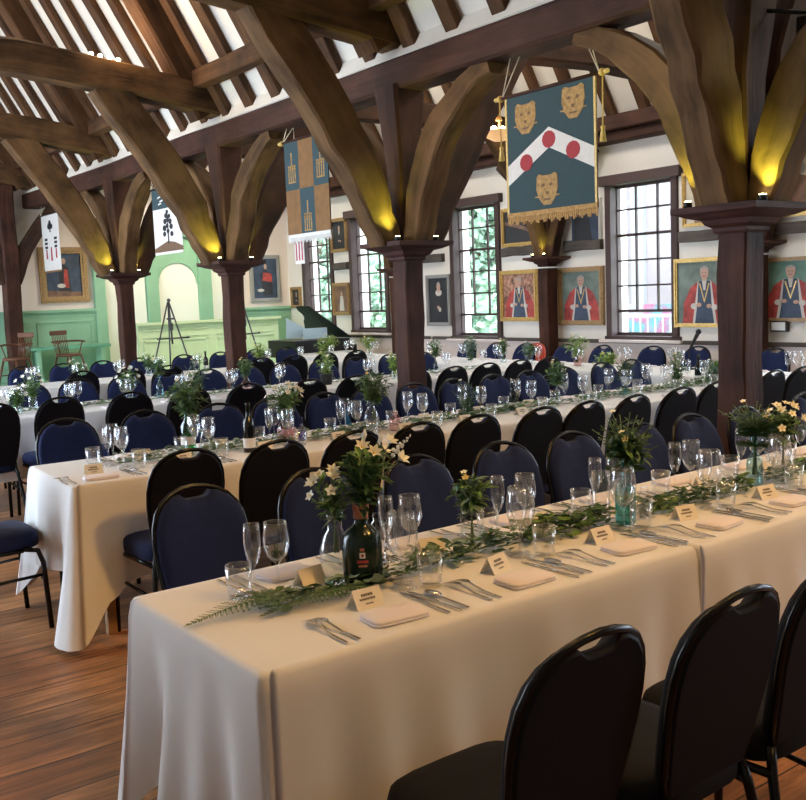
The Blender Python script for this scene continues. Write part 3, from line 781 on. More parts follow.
seatd = [(1, [(-.28, -.5), (-.20, .05), (-.08, .14), (.08, .14), (.20, .05), (.30, -.5)]), (2, ell(0, .24, .07, .09)), (3, [(-.08, .27), (0, .35), (.08, .27), (.06, .32), (-.06, .32)]), (4, [(-.05, .15), (.05, .15), (.02, .02), (-.02, .02)]), (2, ell(-.05, -.2, .05, .035)), (2, ell(.08, -.22, .05, .035))]
SM = ['p_black', 'p_skin', 'p_hair', 'p_white', 'p_brown']
picture('dark portrait in a gold frame above the red robe portrait left of the wall post', 'r', 9.58, 2.38, .68, .52, 'gold', .05, 'p_dark', [(1, [(-.4, -.5), (-.2, -.1), (.1, .0), (.4, -.5)]), (5, [(-.5, .1), (.1, -.1), (.5, -.3), (.5, -.2), (.1, .02), (-.5, .2)])], SM)
picture('dark navy picture in a pale thin frame above the portrait right of the wall post', 'r', 8.48, 2.35, .68, .54, 'b_white', .03, 'p_navy', [(1, [(-.2, -.5), (-.18, .2), (.0, .3), (.2, .2), (.3, -.5)]), (4, [(-.48, -.45), (-.25, -.45), (-.25, .4), (-.48, .45)])], SM)
picture('pale picture in a light wood frame high up left of the nearest post', 'r', 6.72, 2.46, .44, .60, 'gold', .04, 'p_paleb', [(5, [(-.2, -.5), (-.15, .1), (0, .2), (.15, .1), (.25, -.5)]), (2, ell(0, .28, .07, .08))], SM)
picture('faded tapestry picture of a seated figure high up right of the nearest post', 'r', 5.50, 2.50, .66, .66, 'gold', .04, 'p_paleb', [(5, [(-.32, -.5), (-.25, .0), (-.05, .15), (.1, .1), (.28, -.15), (.35, -.5)]), (3, ell(-.02, .25, .08, .1))], SM)
woman = [(1, [(-.34, -.5), (-.27, .0), (-.12, .13), (.12, .13), (.27, 0), (.34, -.5)]), (4, ell(0, .17, .16, .075, 18)), (2, ell(0, .285, .085, .105)), (3, [(-.10, .28), (-.08, .38), (0, .42), (.08, .38), (.10, .28), (.05, .36), (-.05, .36)]), (2, ell(-.03, -.16, .06, .04)), (4, ell(.05, -.21, .06, .05))]
picture('grey framed dark portrait of a person in black with a white ruff collar', 'r', 11.35, 1.43, .56, .76, 'greyframe', .05, 'p_dark', woman, SM)
picture('small dark portrait in a gilt frame high between the two farthest windows', 'r', 13.98, 2.58, .50, .57, 'goldw', .055, 'p_dark', seatd, SM)
picture('small portrait of a pale figure in a gilt frame low between the two farthest windows', 'r', 13.99, 1.50, .52, .55, 'goldw', .055, 'p_brown', [(4, [(-.18, -.45), (-.10, .12), (.10, .12), (.18, -.45)]), (2, ell(0, .2, .07, .08))], SM)
picture('small brown framed picture half hidden by the middle arcade post', 'r', 12.35, 1.50, .42, .48, 'goldw', .05, 'p_brown', seatd, SM)
picture('small dark picture on the wall beside the piano, nearest the corner', 'r', 15.5, 1.56, .34, .38, 'goldw', .05, 'p_dark', seatd, SM)
GE = 'paintings on the end wall'
picture('large gilt framed dark painting of a standing figure above the green panelling', 'e', 5.06, 2.06, .76, .88, 'goldw', .10, 'p_navy', [(1, [(-.16, -.42), (-.12, .18), (.0, .26), (.14, .18), (.2, -.42)]), (6, [(-.02, -.3), (.02, .14), (.12, .12), (.14, -.3)]), (2, ell(.02, .32, .06, .07)), (4, ell(-.08, -.25, .12, .05)), (5, [(-.5, -.5), (.5, -.5), (.5, -.4), (-.5, -.36)])], SM+['p_red'], GE)
picture('grey framed painting of a red coated figure right of the arched niche', 'e', 8.70, 1.925, .62, .84, 'greyframe', .065, 'p_navy', [(1, [(-.1, -.42), (-.2, .1), (.0, .24), (.3, .1), (.3, -.42)]), (6, [(-.12, -.05), (-.06, .16), (.28, .12), (.30, -.1)]), (2, ell(.03, .3, .06, .07)), (4, ell(-.2, -.3, .14, .04))], SM+['p_red'], GE)

# emergency light box on the wall right of the nearest post
t = thing('emergency_light', 'small white emergency light box with dark frame on the wall below the right portrait', 'light', (XW, 5.735, 1.06))
b = MB(); b.box((-.03, 0, 0), (.06, .19, .115)); b.build('housing', 'blackframe', t, bevel=.008)
b = MB(); b.box((-.062, 0, 0), (.006, .16, .085)); b.build('diffuser', 'white', t, bevel=.004)
b = MB(); b.box((-.02, .05, .07), (.03, .02, .03)); b.box((-.02, -.05, .07), (.03, .02, .03)); b.build('bracket', 'blackframe', t)

# ------------------------------------------------------------------ end of the hall: dais, panelling, niche, screen
DZ = .42
d = MB(); d.box(((3.2+XW)/2, (13.9+YE)/2, DZ/2), (XW-3.2, YE-13.9, DZ)); d.box(((3.2+XW)/2, 13.89, DZ-.02), (XW-3.2, .06, .045), 1)
struct(d.build('floor_dais', ['green', 'daistop']))
def panelled(name, x0, x1, y, z0, z1, n, mat, rail):
    mb = MB(); mb.box(((x0+x1)/2, y+.02, (z0+z1)/2), (x1-x0, .04, z1-z0))
    mb.box(((x0+x1)/2, y-.005, z1+.02), (x1-x0, .09, .045)); mb.box(((x0+x1)/2, y, z1-.07), (x1-x0, .02, .02)); mb.box(((x0+x1)/2, y-.005, z0+.06), (x1-x0, .03, .12))
    w = (x1-x0)/n
    for i in range(n):
        a, b = x0+i*w+.09, x0+(i+1)*w-.09; c0, c1 = z0+.2, z1-.14
        for q in ((a, b, c0, c0+.03), (a, b, c1-.03, c1), (a, a+.03, c0, c1), (b-.03, b, c0, c1)):
            mb.box(((q[0]+q[1])/2, y-.006, (q[2]+q[3])/2), (q[1]-q[0], .022, q[3]-q[2]))
    return struct(mb.build(name, mat, bevel=.004))
panelled('trim_4', 3.4, 5.55, YE-.06, DZ, 1.47, 2, 'green', 1)
panelled('trim_5', 7.95, XW-.02, YE-.06, DZ, 1.37, 2, 'green', 1)
# green surround with arched niche
n_ = MB()
def pil(mb, x0, x1, z0, z1, d=.10):
    mb.box(((x0+x1)/2, YE-d/2, (z0+z1)/2), (x1-x0, d, z1-z0)); mb.box(((x0+x1)/2, YE-d/2-.01, z1+.04), (x1-x0+.08, d+.06, .08)); mb.box(((x0+x1)/2, YE-d/2-.02, z1+.10), (x1-x0+.16, d+.10, .05))
    mb.box(((x0+x1)/2, YE-d/2-.01, z0+.1), (x1-x0+.05, d+.03, .2))
pil(n_, 5.52, 5.70, DZ, 2.45); pil(n_, 6.42, 6.62, DZ, 2.52); pil(n_, 7.36, 7.60, DZ, 2.52); pil(n_, 7.95, 8.08, DZ, 2.45)
n_.box((6.8, YE-.08, 2.72), (2.6, .16, .12)); n_.box((6.8, YE-.11, 2.81), (2.75, .22, .06))
# spandrel over the arch
arch = [(6.62, 2.64), (6.62, 1.86)]+[(6.99-.35*math.cos(math.pi*k/14), 1.88+.35*math.sin(math.pi*k/14)) for k in range(15)]+[(7.36, 1.86), (7.36, 2.64)]
n_.prism(arch, (0, YE-.06, 0), (1, 0, 0), (0, 0, 1), (0, .05, 0))
struct(n_.build('trim_6', 'green', bevel=.004))
n_ = MB(); n_.box((6.99, YE-.012, 1.4), (.76, .02, 2.0)); n_.box((6.06, YE-.012, 1.4), (.7, .02, 2.0)); n_.box((7.78, YE-.012, 1.5), (.34, .02, 2.0)); struct(n_.build('trim_7', 'niche'))
t = thing('panelled_screen', 'pale green panelled screen standing below the arched niche', 'screen', (7.3, 15.2, DZ))
b = MB(); x0, x1 = -1.3, 1.3; b.box((0, .03, .39), (2.6, .06, .78)); b.box((0, 0, .80), (2.66, .14, .045)); b.box((0, -.005, .73), (2.6, .03, .02)); b.box((0, -.01, .06), (2.6, .04, .12))
for i in range(4):
    a = -1.3+.65*i
    for q in ((a+.08, a+.57, .15, .18), (a+.08, a+.57, .50, .53), (a+.08, a+.11, .15, .53), (a+.54, a+.57, .15, .53), (a+.08, a+.57, .57, .585), (a+.08, a+.57, .68, .695)):
        b.box(((q[0]+q[1])/2, -.008, (q[2]+q[3])/2), (q[1]-q[0], .022, q[3]-q[2]))
b.build('panel', 'greenp', t, bevel=.004)

# green bench
t = thing('bench', 'long deep green bench along the panelling at the end wall', 'bench', (4.95, 15.45, DZ))
b = MB(); b.box((0, 0, .50), (1.25, .34, .045)); b.build('seat', 'greend', t, bevel=.006)
for s in (-.5, .5):
    b = MB(); b.box((s, 0, .24), (.06, .28, .48)); b.box((s, 0, .03), (.09, .34, .06)); b.build('leg', 'green', t, bevel=.005)

# windsor chairs
def windsor():
    t = thing('windsor_chair', '', 'chair', group='wooden windsor chairs at the end of the hall')
    b = MB(); b.loft([[(.19*sx*math.cos(a)*k, .19*math.sin(a)*k, z) for a in [2*math.pi*i/18 for i in range(18)] for sx in (1,)] for k, z in ((.9, .40), (1, .415), (1, .43), (.92, .44))]); b.build('seat', 'chairwood', t)
    for sx in (-1, 1):
        for sy in (-1, 1):
            b = MB(); b.tube([(sx*.12, sy*.12, .41), (sx*.16, sy*.16, .2), (sx*.19, sy*.19, 0)], [.014, .018, .012], 8); b.build('leg', 'chairwood', t)
    b = MB(); b.tube([(-.155, -.15, .19), (-.155, .15, .19)], .009, 6); b.tube([(.155, -.15, .19), (.155, .15, .19)], .009, 6); b.tube([(-.155, 0, .19), (.155, 0, .19)], .009, 6); b.build('stretcher', 'chairwood', t)
    b = MB(); P = [(.22*math.cos(a), -.02-.20*math.sin(a), .62) for a in [math.pi*i/14 for i in range(15)]]; b.tube([(.22, .10, .61)]+P+[(-.22, .10, .61)], .015, 8); b.build('arm_rail', 'chairwood', t)
    for i in range(9):
        b = MB(); x = -.12+.03*i; b.tube([(x*.9, -.15+.3*x*x, .43), (x*1.05, -.22+.5*x*x, .74)], .006, 6); b.build('spindle', 'chairwood', t)
    for sx in (-1, 1):
        b = MB(); b.tube([(sx*.17, .02, .43), (sx*.215, .05, .61)], .009, 6); b.build('arm_post', 'chairwood', t)
    b = MB(); b.box((0, -.215, .75), (.30, .022, .07)); b.build('top_rail', 'chairwood', t, bevel=.008)
    return t
wp = windsor(); used = []
place(wp, used, (4.66, 14.55, DZ), R(200), 'wooden spindle back windsor chair standing before the green bench')
place(wp, used, (3.86, 14.4, DZ), R(120), 'dark wooden windsor armchair cut by the photo edge beside the end post')

# easels
def easel(label, loc, rz):
    t = thing('easel', label, 'easel', loc, rz, 'folded easels in front of the pale green screen')
    for k, (x, y) in enumerate(((-.52, -.12), (.42, -.12), (.15, .45))):
        b = MB(); b.tube([(x*.02, y*.02, 1.56), (x, y, 0)], .011, 6); b.ball((x, y, .008), .014, 0, 6); b.build('leg', 'greymetal', t)
    b = MB(); b.tube([(-.24, -.10, 1.06), (.24, -.10, 1.06)], .012, 6); b.tube([(-.2, -.10, 1.06), (-.2, -.14, 1.075)], .008, 6); b.tube([(.2, -.10, 1.06), (.2, -.14, 1.075)], .008, 6); b.build('tray', 'greymetal', t)
    b = MB(); b.tube([(0, -.01, 1.6), (0, -.06, .98)], .014, 8); b.ball((0, -.02, 1.585), .028, 0, 8); b.box((0, -.04, 1.33), (.10, .025, .025)); b.box((0, -.05, 1.22), (.045, .03, .10)); b.build('mast', 'greymetal', t)
    return t
easel('tall metal tripod easel before the pale green screen, left of the post', (5.52, 12.8, 0), 0)
easel('second metal tripod easel partly hidden behind the post before the screen', (6.62, 12.75, 0), R(12))

# grand piano
t = thing('grand_piano', 'black grand piano with raised lid in the corner by the farthest window', 'piano', (7.84, 12.75, 0), 0); t.scale = (.70, .75, .97)
out = [(-.62, -.2)]+[(.78, -.2)]+[(.80, .1), (.78, .32), (.62, .42), (.45, .45), (.30, .55), (.12, .80), (-.10, 1.02), (-.35, 1.10), (-.55, 1.05), (-.62, .9)]
b = MB(); b.prism(out, (0, 0, .66), (1, 0, 0), (0, 1, 0), (0, 0, .27)); b.build('case', 'piano', t, bevel=.01)
b = MB(); b.box((.08, -.30, .69), (1.38, .22, .05)); b.box((-.63, -.29, .76), (.05, .22, .14)); b.box((.79, -.29, .76), (.05, .22, .14)); b.build('key_bed', 'piano', t, bevel=.006)
b = MB(); b.box((.08, -.31, .725), (1.26, .15, .022)); b.build('keys', 'ivory', t)
ld = [(x, y) for x, y in out]
a = R(42); b = MB(); b.prism(ld[1:]+ld[:1], (-.62, 0, .945), (math.cos(a), 0, 0), (0, 1, 0), (0, 0, .018), 0)
# lid hinged on its long straight side, opened like a wing
lid = MB(); P = [(x+.62, y) for x, y in out]
lid.prism(P, (.80, 0, .935), (-math.cos(a), 0, math.sin(a)*.55), (0, 1, 0), (.012, 0, .014)); lid.build('lid', 'pianolid', t)
b = MB(); b.box((.0, -.02, 1.03), (.62, .015, .17)); b.build('music_desk', 'lidreflection', t)  # desk coloured like the bluish reflection of the window
b = MB(); b.prism([(-.42, .02), (-.05, .02), (.10, .16), (-.34, .34)], (-.2, .15, .95), (1, 0, 0), (0, .25, 1), (0, .01, 0)); b.build('reflection_panel', 'lidreflection', t)  # panel added in place of the window's reflection in the lid
for x, y in ((-.5, .0), (.66, .0), (-.25, .85)):
    b = MB(); b.lathe([(.03, 0), (.035, .05), (.03, .1), (.055, .55), (.06, .66)], 10, (x, y, 0)); b.build('leg', 'piano', t)
b = MB(); b.tube([(.45, .1, .93), (.18, .12, 1.25)], .008, 6); b.build('lid_prop', 'piano', t)

# ------------------------------------------------------------------ banquet chairs
def back_outline(n=40):
    """outline of the chair back in (x, z): straight-ish flanks swelling to rounded shoulders and a crowned top"""
    half = [(.140, .45), (.156, .52), (.168, .60), (.176, .67), (.177, .73), (.170, .785), (.153, .830), (.125, .864), (.088, .886), (.046, .899), (.0, .904)]
    r = [(x, z) for x, z in half]; l = [(-x, z) for x, z in reversed(half[:-1])]
    return r+l                       # from right bottom over the top to left bottom
def tilt(x, z, d=0.0):
    """the back leans away from the seat and is gently hollow"""
    return (x, -.185-.19*(z-.45)-.03*(1-(x/.2)**2)*min(1, (z-.4)*3)+d, z)
def banquet_chair(name, front, shell, flab):
    t = thing(name, '', 'chair')
    N = 28
    def ring(k, z, yo=0):
        P = []
        for i in range(N):
            a = 2*math.pi*i/N; c, s_ = math.cos(a), math.sin(a); e = .45
            x = .190*math.copysign(abs(c)**e, c); y = .20*math.copysign(abs(s_)**e, s_)
            x *= 1+.10*(y/.2)*.6
            P.append((x*k, y*k+yo, z))
        return P
    b = MB(); b.loft([ring(.93, .402), ring(.985, .410), ring(1.0, .43), ring(1.0, .452), ring(.975, .470), ring(.90, .482), ring(.70, .490), ring(.35, .493)]); b.build('seat', front, t)
    # padded back with the hand hole left open under the crowned rail
    ol = back_outline(); pad = []
    for x, z in ol:
        pad.append((x*.985, z-.004))
    top = [(.060, .886), (.048, .876), (.038, .868), (.02, .866), (0, .866), (-.02, .866), (-.038, .868), (-.048, .876), (-.060, .886)]
    i0 = [i for i, (x, z) in enumerate(ol) if abs(x) < .065]
    pad = pad[:i0[0]]+[(x, z) for x, z in top]+pad[i0[-1]+1:]
    def backring(k, d, sh=0):
        cx, cz = 0, .68; return [tilt(x*k, cz+(z-cz)*k, d) for x, z in pad]
    b = MB(); b.loft([backring(.98, .002), backring(1, .008), backring(1, .022), backring(.95, .036), backring(.80, .043), backring(.4, .046)]); b.build('backrest', front, t)
    b = MB(); b.loft([backring(.96, -.010), backring(1, -.006), backring(1, .003)]); o = b.build('back_panel', shell, t); o['label'] = 'black back panel'
    # tubular frame round the back
    b = MB(); b.tube([tilt(x*1.0, z+.001, .002) for x, z in ol], .0092, 8); b.build('back_frame', 'frame', t)
    for s in (-1, 1):
        b = MB(); b.tube([(s*.140, -.185, .45), (s*.155, -.20, .38), (s*.175, -.235, .2), (s*.19, -.285, 0)], .0125, 8); b.build('leg', 'frame', t)
        b = MB(); b.tube([(s*.19, .10, .405), (s*.198, .165, .39), (s*.202, .185, .33), (s*.205, .20, 0)], .0125, 8); b.build('leg', 'frame', t)
        b = MB(); b.tube([(s*.160, -.20, .39), (s*.19, .10, .398)], .011, 6); b.tube([(s*.175, -.225, .25), (s*.203, .188, .27)], .008, 6); b.build('stretcher', 'frame', t)
    return t
CH = banquet_chair('banquet_chair', 'navy', 'backshell', 'navy'); used_c = []
CB = banquet_chair('banquet_chair', 'black_fabric', 'backshell', 'black'); used_b = []
rc = random.Random(5)
def chair_row(pts, face, lab, group, proto=CH, used=used_c, backoff=.275, jit=2.5):
    """pts: (x, y) of the top of each chair back; face: heading of the sitter in degrees (0 = +Y)"""
    for i, (x, y) in enumerate(pts):
        a = R(face+rc.uniform(-jit, jit)); 
        cx, cy = x-math.sin(a)*backoff, y+math.cos(a)*backoff
        place(proto, used, (cx, cy, 0), a, lab % ORD[i+1], group)
chair_row([(1.325, 1.22), (1.735, 1.18), (2.12, 1.17)], 0, 'black padded banquet chair, %s from left on the near side of the front table', 'black chairs at the near side of the front table', CB, used_b, jit=1)
chair_row([(1.40, 3.12), (1.86, 3.07), (2.29, 3.02), (2.74, 3.00), (3.13, 2.97), (3.55, 2.95), (3.93, 2.93), (4.32, 2.90), (5.04, 2.98), (5.5, 3.0)], 180, 'navy banquet chair, %s from left on the far side of the front table', 'navy chairs at the far side of the front table')
chair_row([(1.75, 3.96), (2.15, 3.87), (2.55, 3.83), (2.92, 3.81), (3.30, 3.80), (3.72, 3.75), (4.07, 3.74), (4.46, 3.73), (4.93, 3.76), (5.35, 3.80), (5.78, 3.86), (6.20, 3.93), (6.56, 3.92)], 0, 'navy banquet chair, %s from left on the near side of the second table', 'navy chairs at the near side of the second table')
chair_row([(1.75, 5.62), (2.22, 5.60), (2.68, 5.55), (3.06, 5.53), (3.45, 5.52), (3.80, 5.51), (4.19, 5.50), (4.57, 5.50), (4.96, 5.50), (5.34, 5.50), (5.72, 5.50), (6.20, 5.51), (6.58, 5.51)], 180, 'navy banquet chair, %s from left on the far side of the second table', 'navy chairs at the far side of the second table')
chair_row([(1.70, 7.02), (2.17, 7.06), (2.64, 6.92), (3.06, 6.80), (3.50, 6.72), (3.96, 6.56), (4.36, 6.50), (4.95, 6.46), (5.36, 6.46), (5.75, 6.46), (6.15, 6.46), (6.52, 6.46)], 0, 'navy banquet chair, %s from left on the near side of the third table', 'navy chairs at the near side of the third table')
chair_row([(1.98, 8.75), (2.40, 8.65), (2.80, 8.60), (3.22, 8.54), (3.62, 8.52), (4.02, 8.50), (4.42, 8.48), (4.82, 8.46), (5.25, 8.42), (5.66, 8.40), (6.08, 8.38), (6.50, 8.36)], 180, 'navy banquet chair, %s from left on the far side of the third table', 'navy chairs at the far side of the third table')
chair_row([(3.22, 9.70), (3.66, 9.58), (4.06, 9.52), (5.14, 9.50), (5.56, 9.50), (5.98, 9.50), (6.40, 9.50)], 0, 'navy banquet chair, %s from left on the near side of the rear table', 'navy chairs at the near side of the rear table')
chair_row([(3.07, 11.22), (3.52, 11.22), (3.98, 11.22), (4.44, 11.22), (5.0, 11.22), (5.5, 11.22), (6.0, 11.22), (6.45, 11.22)], 180, 'navy banquet chair, %s from left on the far side of the rear table', 'navy chairs at the far side of the rear table')
chair_row([(8.06, 9.4), (8.04, 8.85), (8.02, 8.32), (8.02, 7.66), (8.04, 7.14), (8.08, 6.50), (8.18, 6.02), (8.16, 5.16), (8.16, 4.55)], 90, 'blue banquet chair by the portrait wall, %s from the far end of the cross table', 'chairs along the portrait wall')
place(CH, used_c, (1.13, 4.93, 0), R(-90), 'navy banquet chair at the head of the second table, cut by the left photo edge', None)
# red chair
t = thing('plastic_chair', 'bright orange red chair behind the cross table, near the third window from the corner', 'chair', (8.35, 8.75, 0), R(90))
b = MB(); b.loft([[tilt(x*1.1, .68+(z-.68)*.85, d) for x, z in back_outline()] for d in (0, .02)]); b.build('backrest', 'redseat', t)
b = MB(); b.loft([[(.2*math.cos(2*math.pi*i/16), .19*math.sin(2*math.pi*i/16), z) for i in range(16)] for z in (.42, .45)]); b.build('seat', 'redseat', t)
for sx in (-1, 1):
    for sy in (-1, 1):
        b = MB(); b.tube([(sx*.15, sy*.15, .42), (sx*.19, sy*.2, 0)], .011, 6); b.build('leg', 'greymetal', t)
    b = MB(); b.tube([(sx*.15, -.15, .42), (sx*.165, -.19, .5), (sx*.17, -.22, .62)], .012, 6); b.build('back_post', 'greymetal', t)

# ------------------------------------------------------------------ tables and cloths
TZ = .74
def trestle(label, cx, cy, L, W, rz):
    t = thing('trestle_table', label, 'table', (cx, cy, 0), rz, 'trestle tables under the white cloths')
    b = MB(); b.box((0, 0, TZ-.022), (L-.02, W-.02, .03)); b.build('tabletop', 'trestle', t, bevel=.004)
    for sx in (-1, 1):
        for sy in (-1, 1):
            b = MB(); b.box((sx*(L/2-.16), sy*(W/2-.09), (TZ-.037)/2), (.045, .045, TZ-.037)); b.build('leg', 'trestle', t, bevel=.004)
    return t
def cloth(label, cx, cy, L, W, rz, hem, free, seed, corner=None, group='white tablecloths'):
    """cloth over a table of L x W; hem: height of the hem over the floor; free: (left, right) ends that hang freely"""
    rnd = random.Random(seed); corner = corner or {}
    hl, hw = L/2, W/2; P = []
    step = .02
    def edge(a, b, nrm):
        n = max(2, int((V3(b)-V3(a)).length/step))
        for i in range(n):
            P.append((V3(a).lerp(V3(b), i/n), V3(nrm)))
    C = [(hl, -hw, -90), (hl, hw, 0), (-hl, hw, 90), (-hl, -hw, 180)]; rad = lambda q: .022 if (free[0] if q < 0 else free[1]) else .003
    names = ['rf', 'rb', 'lb', 'lf']; cornpos = {}
    for k, (x, y, a0) in enumerate(C):
        sx = 1 if x > 0 else -1; sy = 1 if y > 0 else -1
        r = rad(x); cc = V3((x-sx*r, y-sy*r, 0))
        for j in range(9):
            a = R(a0+90*j/8); P.append((cc+V3((math.cos(a), math.sin(a), 0))*r, V3((math.cos(a), math.sin(a), 0))))
        cornpos[names[k]] = V3((x, y, 0))
        x2, y2, a2 = C[(k+1) % 4]
        nr = V3((math.cos(R(a0+90)), math.sin(R(a0+90)), 0)); s2x = 1 if x2 > 0 else -1; s2y = 1 if y2 > 0 else -1
        r2 = rad(x2); edge(cc+nr*r, V3((x2-s2x*r2, y2-s2y*r2, 0))+nr*r2, nr)
    ph = [rnd.uniform(0, 6.28) for _ in range(5)]; rows = 16
    rings = [[] for _ in range(rows+3)]; acc = 0; prev = None
    for p, n in P:
        if prev is not None: acc += (p-prev).length
        prev = p
        g = 0; gn = V3((0, 0, 0)); dz = 0
        for nm, cp in cornpos.items():
            f = free[0] if nm[0] == 'l' else free[1]
            if not f: continue
            d = (p-cp).length; e = math.exp(-(d/corner.get(nm, (1, 0, .075))[-1])**2) if len(corner.get(nm, (1, 0))) > 2 else math.exp(-(d/.075)**2)
            g += e*corner.get(nm, (1, 0))[0]; dz += e*corner.get(nm, (1, 0))[1]
            gn += (cp.normalized())*e
            g -= .45*math.exp(-((d-.20)/.075)**2)
        isend = abs(n.x) > .7; inner = isend and not (free[0] if n.x < 0 else free[1])
        # a few long folds rather than regular pleats
        fo = .018*math.sin(acc*9+ph[0])+.012*math.sin(acc*19+ph[1])+.008*math.sin(acc*33+ph[2])
        if isend: fo *= 1.9
        hz = hem-dz+.012*math.sin(acc*6+ph[3])
        if inner: fo = 0; g = 0
        rings[0].append((p.x*(1-.02/hl), p.y*(1-.02/hw), TZ+.004)); rings[1].append((p.x*(1-.006/hl), p.y*(1-.006/hw), TZ+.002)); rings[2].append((p.x, p.y, TZ-.008))
        for i in range(1, rows+1):
            t_ = i/rows; z = TZ-.008+(hz-TZ+.008)*t_
            out = (.003 if inner else .006+.02*t_)+fo*t_**1.2+.085*g*t_**1.25
            d_ = n
            if g > .2 and gn.length > 1e-6: d_ = (n+gn.normalized()*.6).normalized()
            q = p+d_*out
            rings[2+i].append((q.x, q.y, max(.004, z)))
    mb = MB(); mb.loft(rings, 0, True, False); mb.add(list(rings[0]), [tuple(range(len(rings[0])))], 0, False)
    o = mb.build('tablecloth', 'cloth'); o.location = (cx, cy, 0); o.rotation_euler = (0, 0, rz)
    tag(o, label, 'tablecloth', group)
    return o
NAME = {'1': 'front table', '2': 'second table', '3': 'third table', '4': 'rear table', 't': 'cross table'}
W_ = .76
SEG = {}
def run(key, segs, hem, corner_first, seed):
    n = len(segs)
    for i, (x0, y0, L, rz) in enumerate(segs):
        a = R(rz); cx = x0+math.cos(a)*L/2-math.sin(a)*W_/2; cy = y0+math.sin(a)*L/2+math.cos(a)*W_/2
        nm = NAME[key]
        trestle('trestle table under white cloth, %s section of the %s' % (ORD[i+1], nm), cx, cy, L, W_, a)
        cloth('white tablecloth over the %s section of the %s' % (ORD[i+1], nm), cx, cy, L, W_, a, hem, (i == 0, i == n-1), seed+i, corner_first if i == 0 else None)
    SEG[key] = segs
run('1', [(.93, 1.80, 1.50, 0), (2.435, 1.79, 1.50, .6), (3.94, 1.81, 1.50, 0)], .27, {'lf': (.45, .05), 'lb': (1.0, .16)}, 11)
run('2', [(1.36, 4.35, 1.83, -1.6), (3.20, 4.29, 1.83, -.3), (5.04, 4.28, 1.80, .6)], .28, {'lf': (1.7, .24, .13), 'lb': (1.2, .2, .1)}, 21)
run('3', [(1.45, 7.44, 1.78, -2.5), (3.24, 7.34, 1.78, -2.8), (5.03, 7.20, 1.75, -2.2)], .28, None, 31)
run('4', [(2.0, 9.98, 1.6, 0), (3.61, 9.98, 1.6, 0), (5.22, 9.98, 1.6, 0)], .28, None, 41)
run('t', [(7.70, 3.45, 1.66, 90), (7.70, 5.12, 1.66, 90), (7.70, 6.79, 1.66, 90), (7.70, 8.46, 1.66, 90), (7.70, 10.13, 1.66, 90)], .28, None, 51)

def fy(key, x):
    """front edge of a run at x"""
    for x0, y0, L, rz in SEG[key]:
        if x <= x0+L+.02: return y0+(x-x0)*math.tan(R(rz))
    return y0
TT = TZ+.0045
# ------------------------------------------------------------------ table settings
def lathe_thing(name, prof, mat, label, cat, loc, n=18, group=None):
    b = MB(); b.lathe(prof, n); o = b.build(name, mat); o.location = loc
    return tag(o, label, cat, group)
WG = [(.001, .001), (.033, .0015), (.034, .003), (.009, .007), (.0045, .014), (.004, .06), (.0045, .088), (.012, .096), (.027, .112), (.036, .140), (.0365, .160), (.033, .19), (.031, .205), (.0295, .205), (.0315, .19), (.035, .160), (.0345, .141), (.026, .115), (.010, .100), (.001, .098)]
FL = [(.001, .001), (.030, .0015), (.031, .003), (.008, .007), (.004, .014), (.0035, .06), (.004, .082), (.012, .092), (.021, .118), (.0245, .145), (.0235, .18), (.0215, .20), (.0202, .20), (.0222, .18), (.0232, .145), (.0198, .12), (.010, .096), (.001, .094)]
TU = [(.001, 0), (.029, 0), (.031, .003), (.035, .045), (.0365, .092), (.035, .092), (.0335, .045), (.029, .010), (.001, .010)]
GO = [(r*1.08, z*1.06) for r, z in [(.001, .001), (.036, .0015), (.037, .003), (.010, .008), (.0055, .016), (.005, .05), (.0055, .068), (.014, .078), (.032, .098), (.041, .130), (.0405, .155), (.036, .185), (.034, .20), (.0325, .20), (.0345, .185), (.039, .155), (.0395, .131), (.031, .101), (.012, .082), (.001, .080)]]
def proto(name, prof, mat, cat, n):
    b = MB(); b.lathe(prof, n); o = b.build(name, mat); o['category'] = cat; return [o, False]
PR = {}
for key, nm, prof, cat in (('wine', 'wine_glass', WG, 'glass'), ('flute', 'champagne_flute', FL, 'glass'), ('tumbler', 'tumbler', TU, 'glass'), ('goblet', 'water_goblet', GO, 'glass')):
    PR[key] = proto(nm, prof, 'glass', cat, 18)
def put(key, loc, rz, label, group):
    p = PR[key]
    if not p[1]:
        p[1] = True; o = p[0]
    else:
        o = p[0].copy(); COL.objects.link(o)
    o.location = loc; o.rotation_euler = (0, 0, rz); o['label'] = label; o['group'] = group
    return o
# cutlery, along +Y with the handle at the origin end
def fork_mb():
    b = MB(); zz = lambda y: .003+.010*max(0, math.sin((y-.09)/.11*math.pi))*(1 if y > .09 else 0)
    st = [(0, .0042), (.03, .0046), (.07, .0036), (.11, .0028), (.132, .0034), (.142, .0092), (.150, .0108), (.158, .0106)]
    b.loft([[(-w, y, zz(y)), (w, y, zz(y)), (w, y, zz(y)+.0022), (-w, y, zz(y)+.0022)] for y, w in st], 0, False)
    for i in range(4):
        x = -.0108+.0061*i
        b.loft([[(x+a*k, y, zz(y)), (x+.0032*k+a*k, y, zz(y)), (x+.0032*k+a*k, y, zz(y)+.002), (x+a*k, y, zz(y)+.002)] for y, k, a in ((.157, 1, 0), (.175, .95, .0001), (.193, .7, .0004), (.199, .4, .001))], 0, False)
    return b
def knife_mb():
    b = MB(); b.prism([(-.005, 0), (.005, 0), (.0045, .09), (.0085, .105), (.010, .16), (.007, .205), (-.001, .222), (-.0045, .20), (-.0045, .09)], (0, 0, .0005), (1, 0, 0), (0, 1, 0), (0, 0, .004)); return b
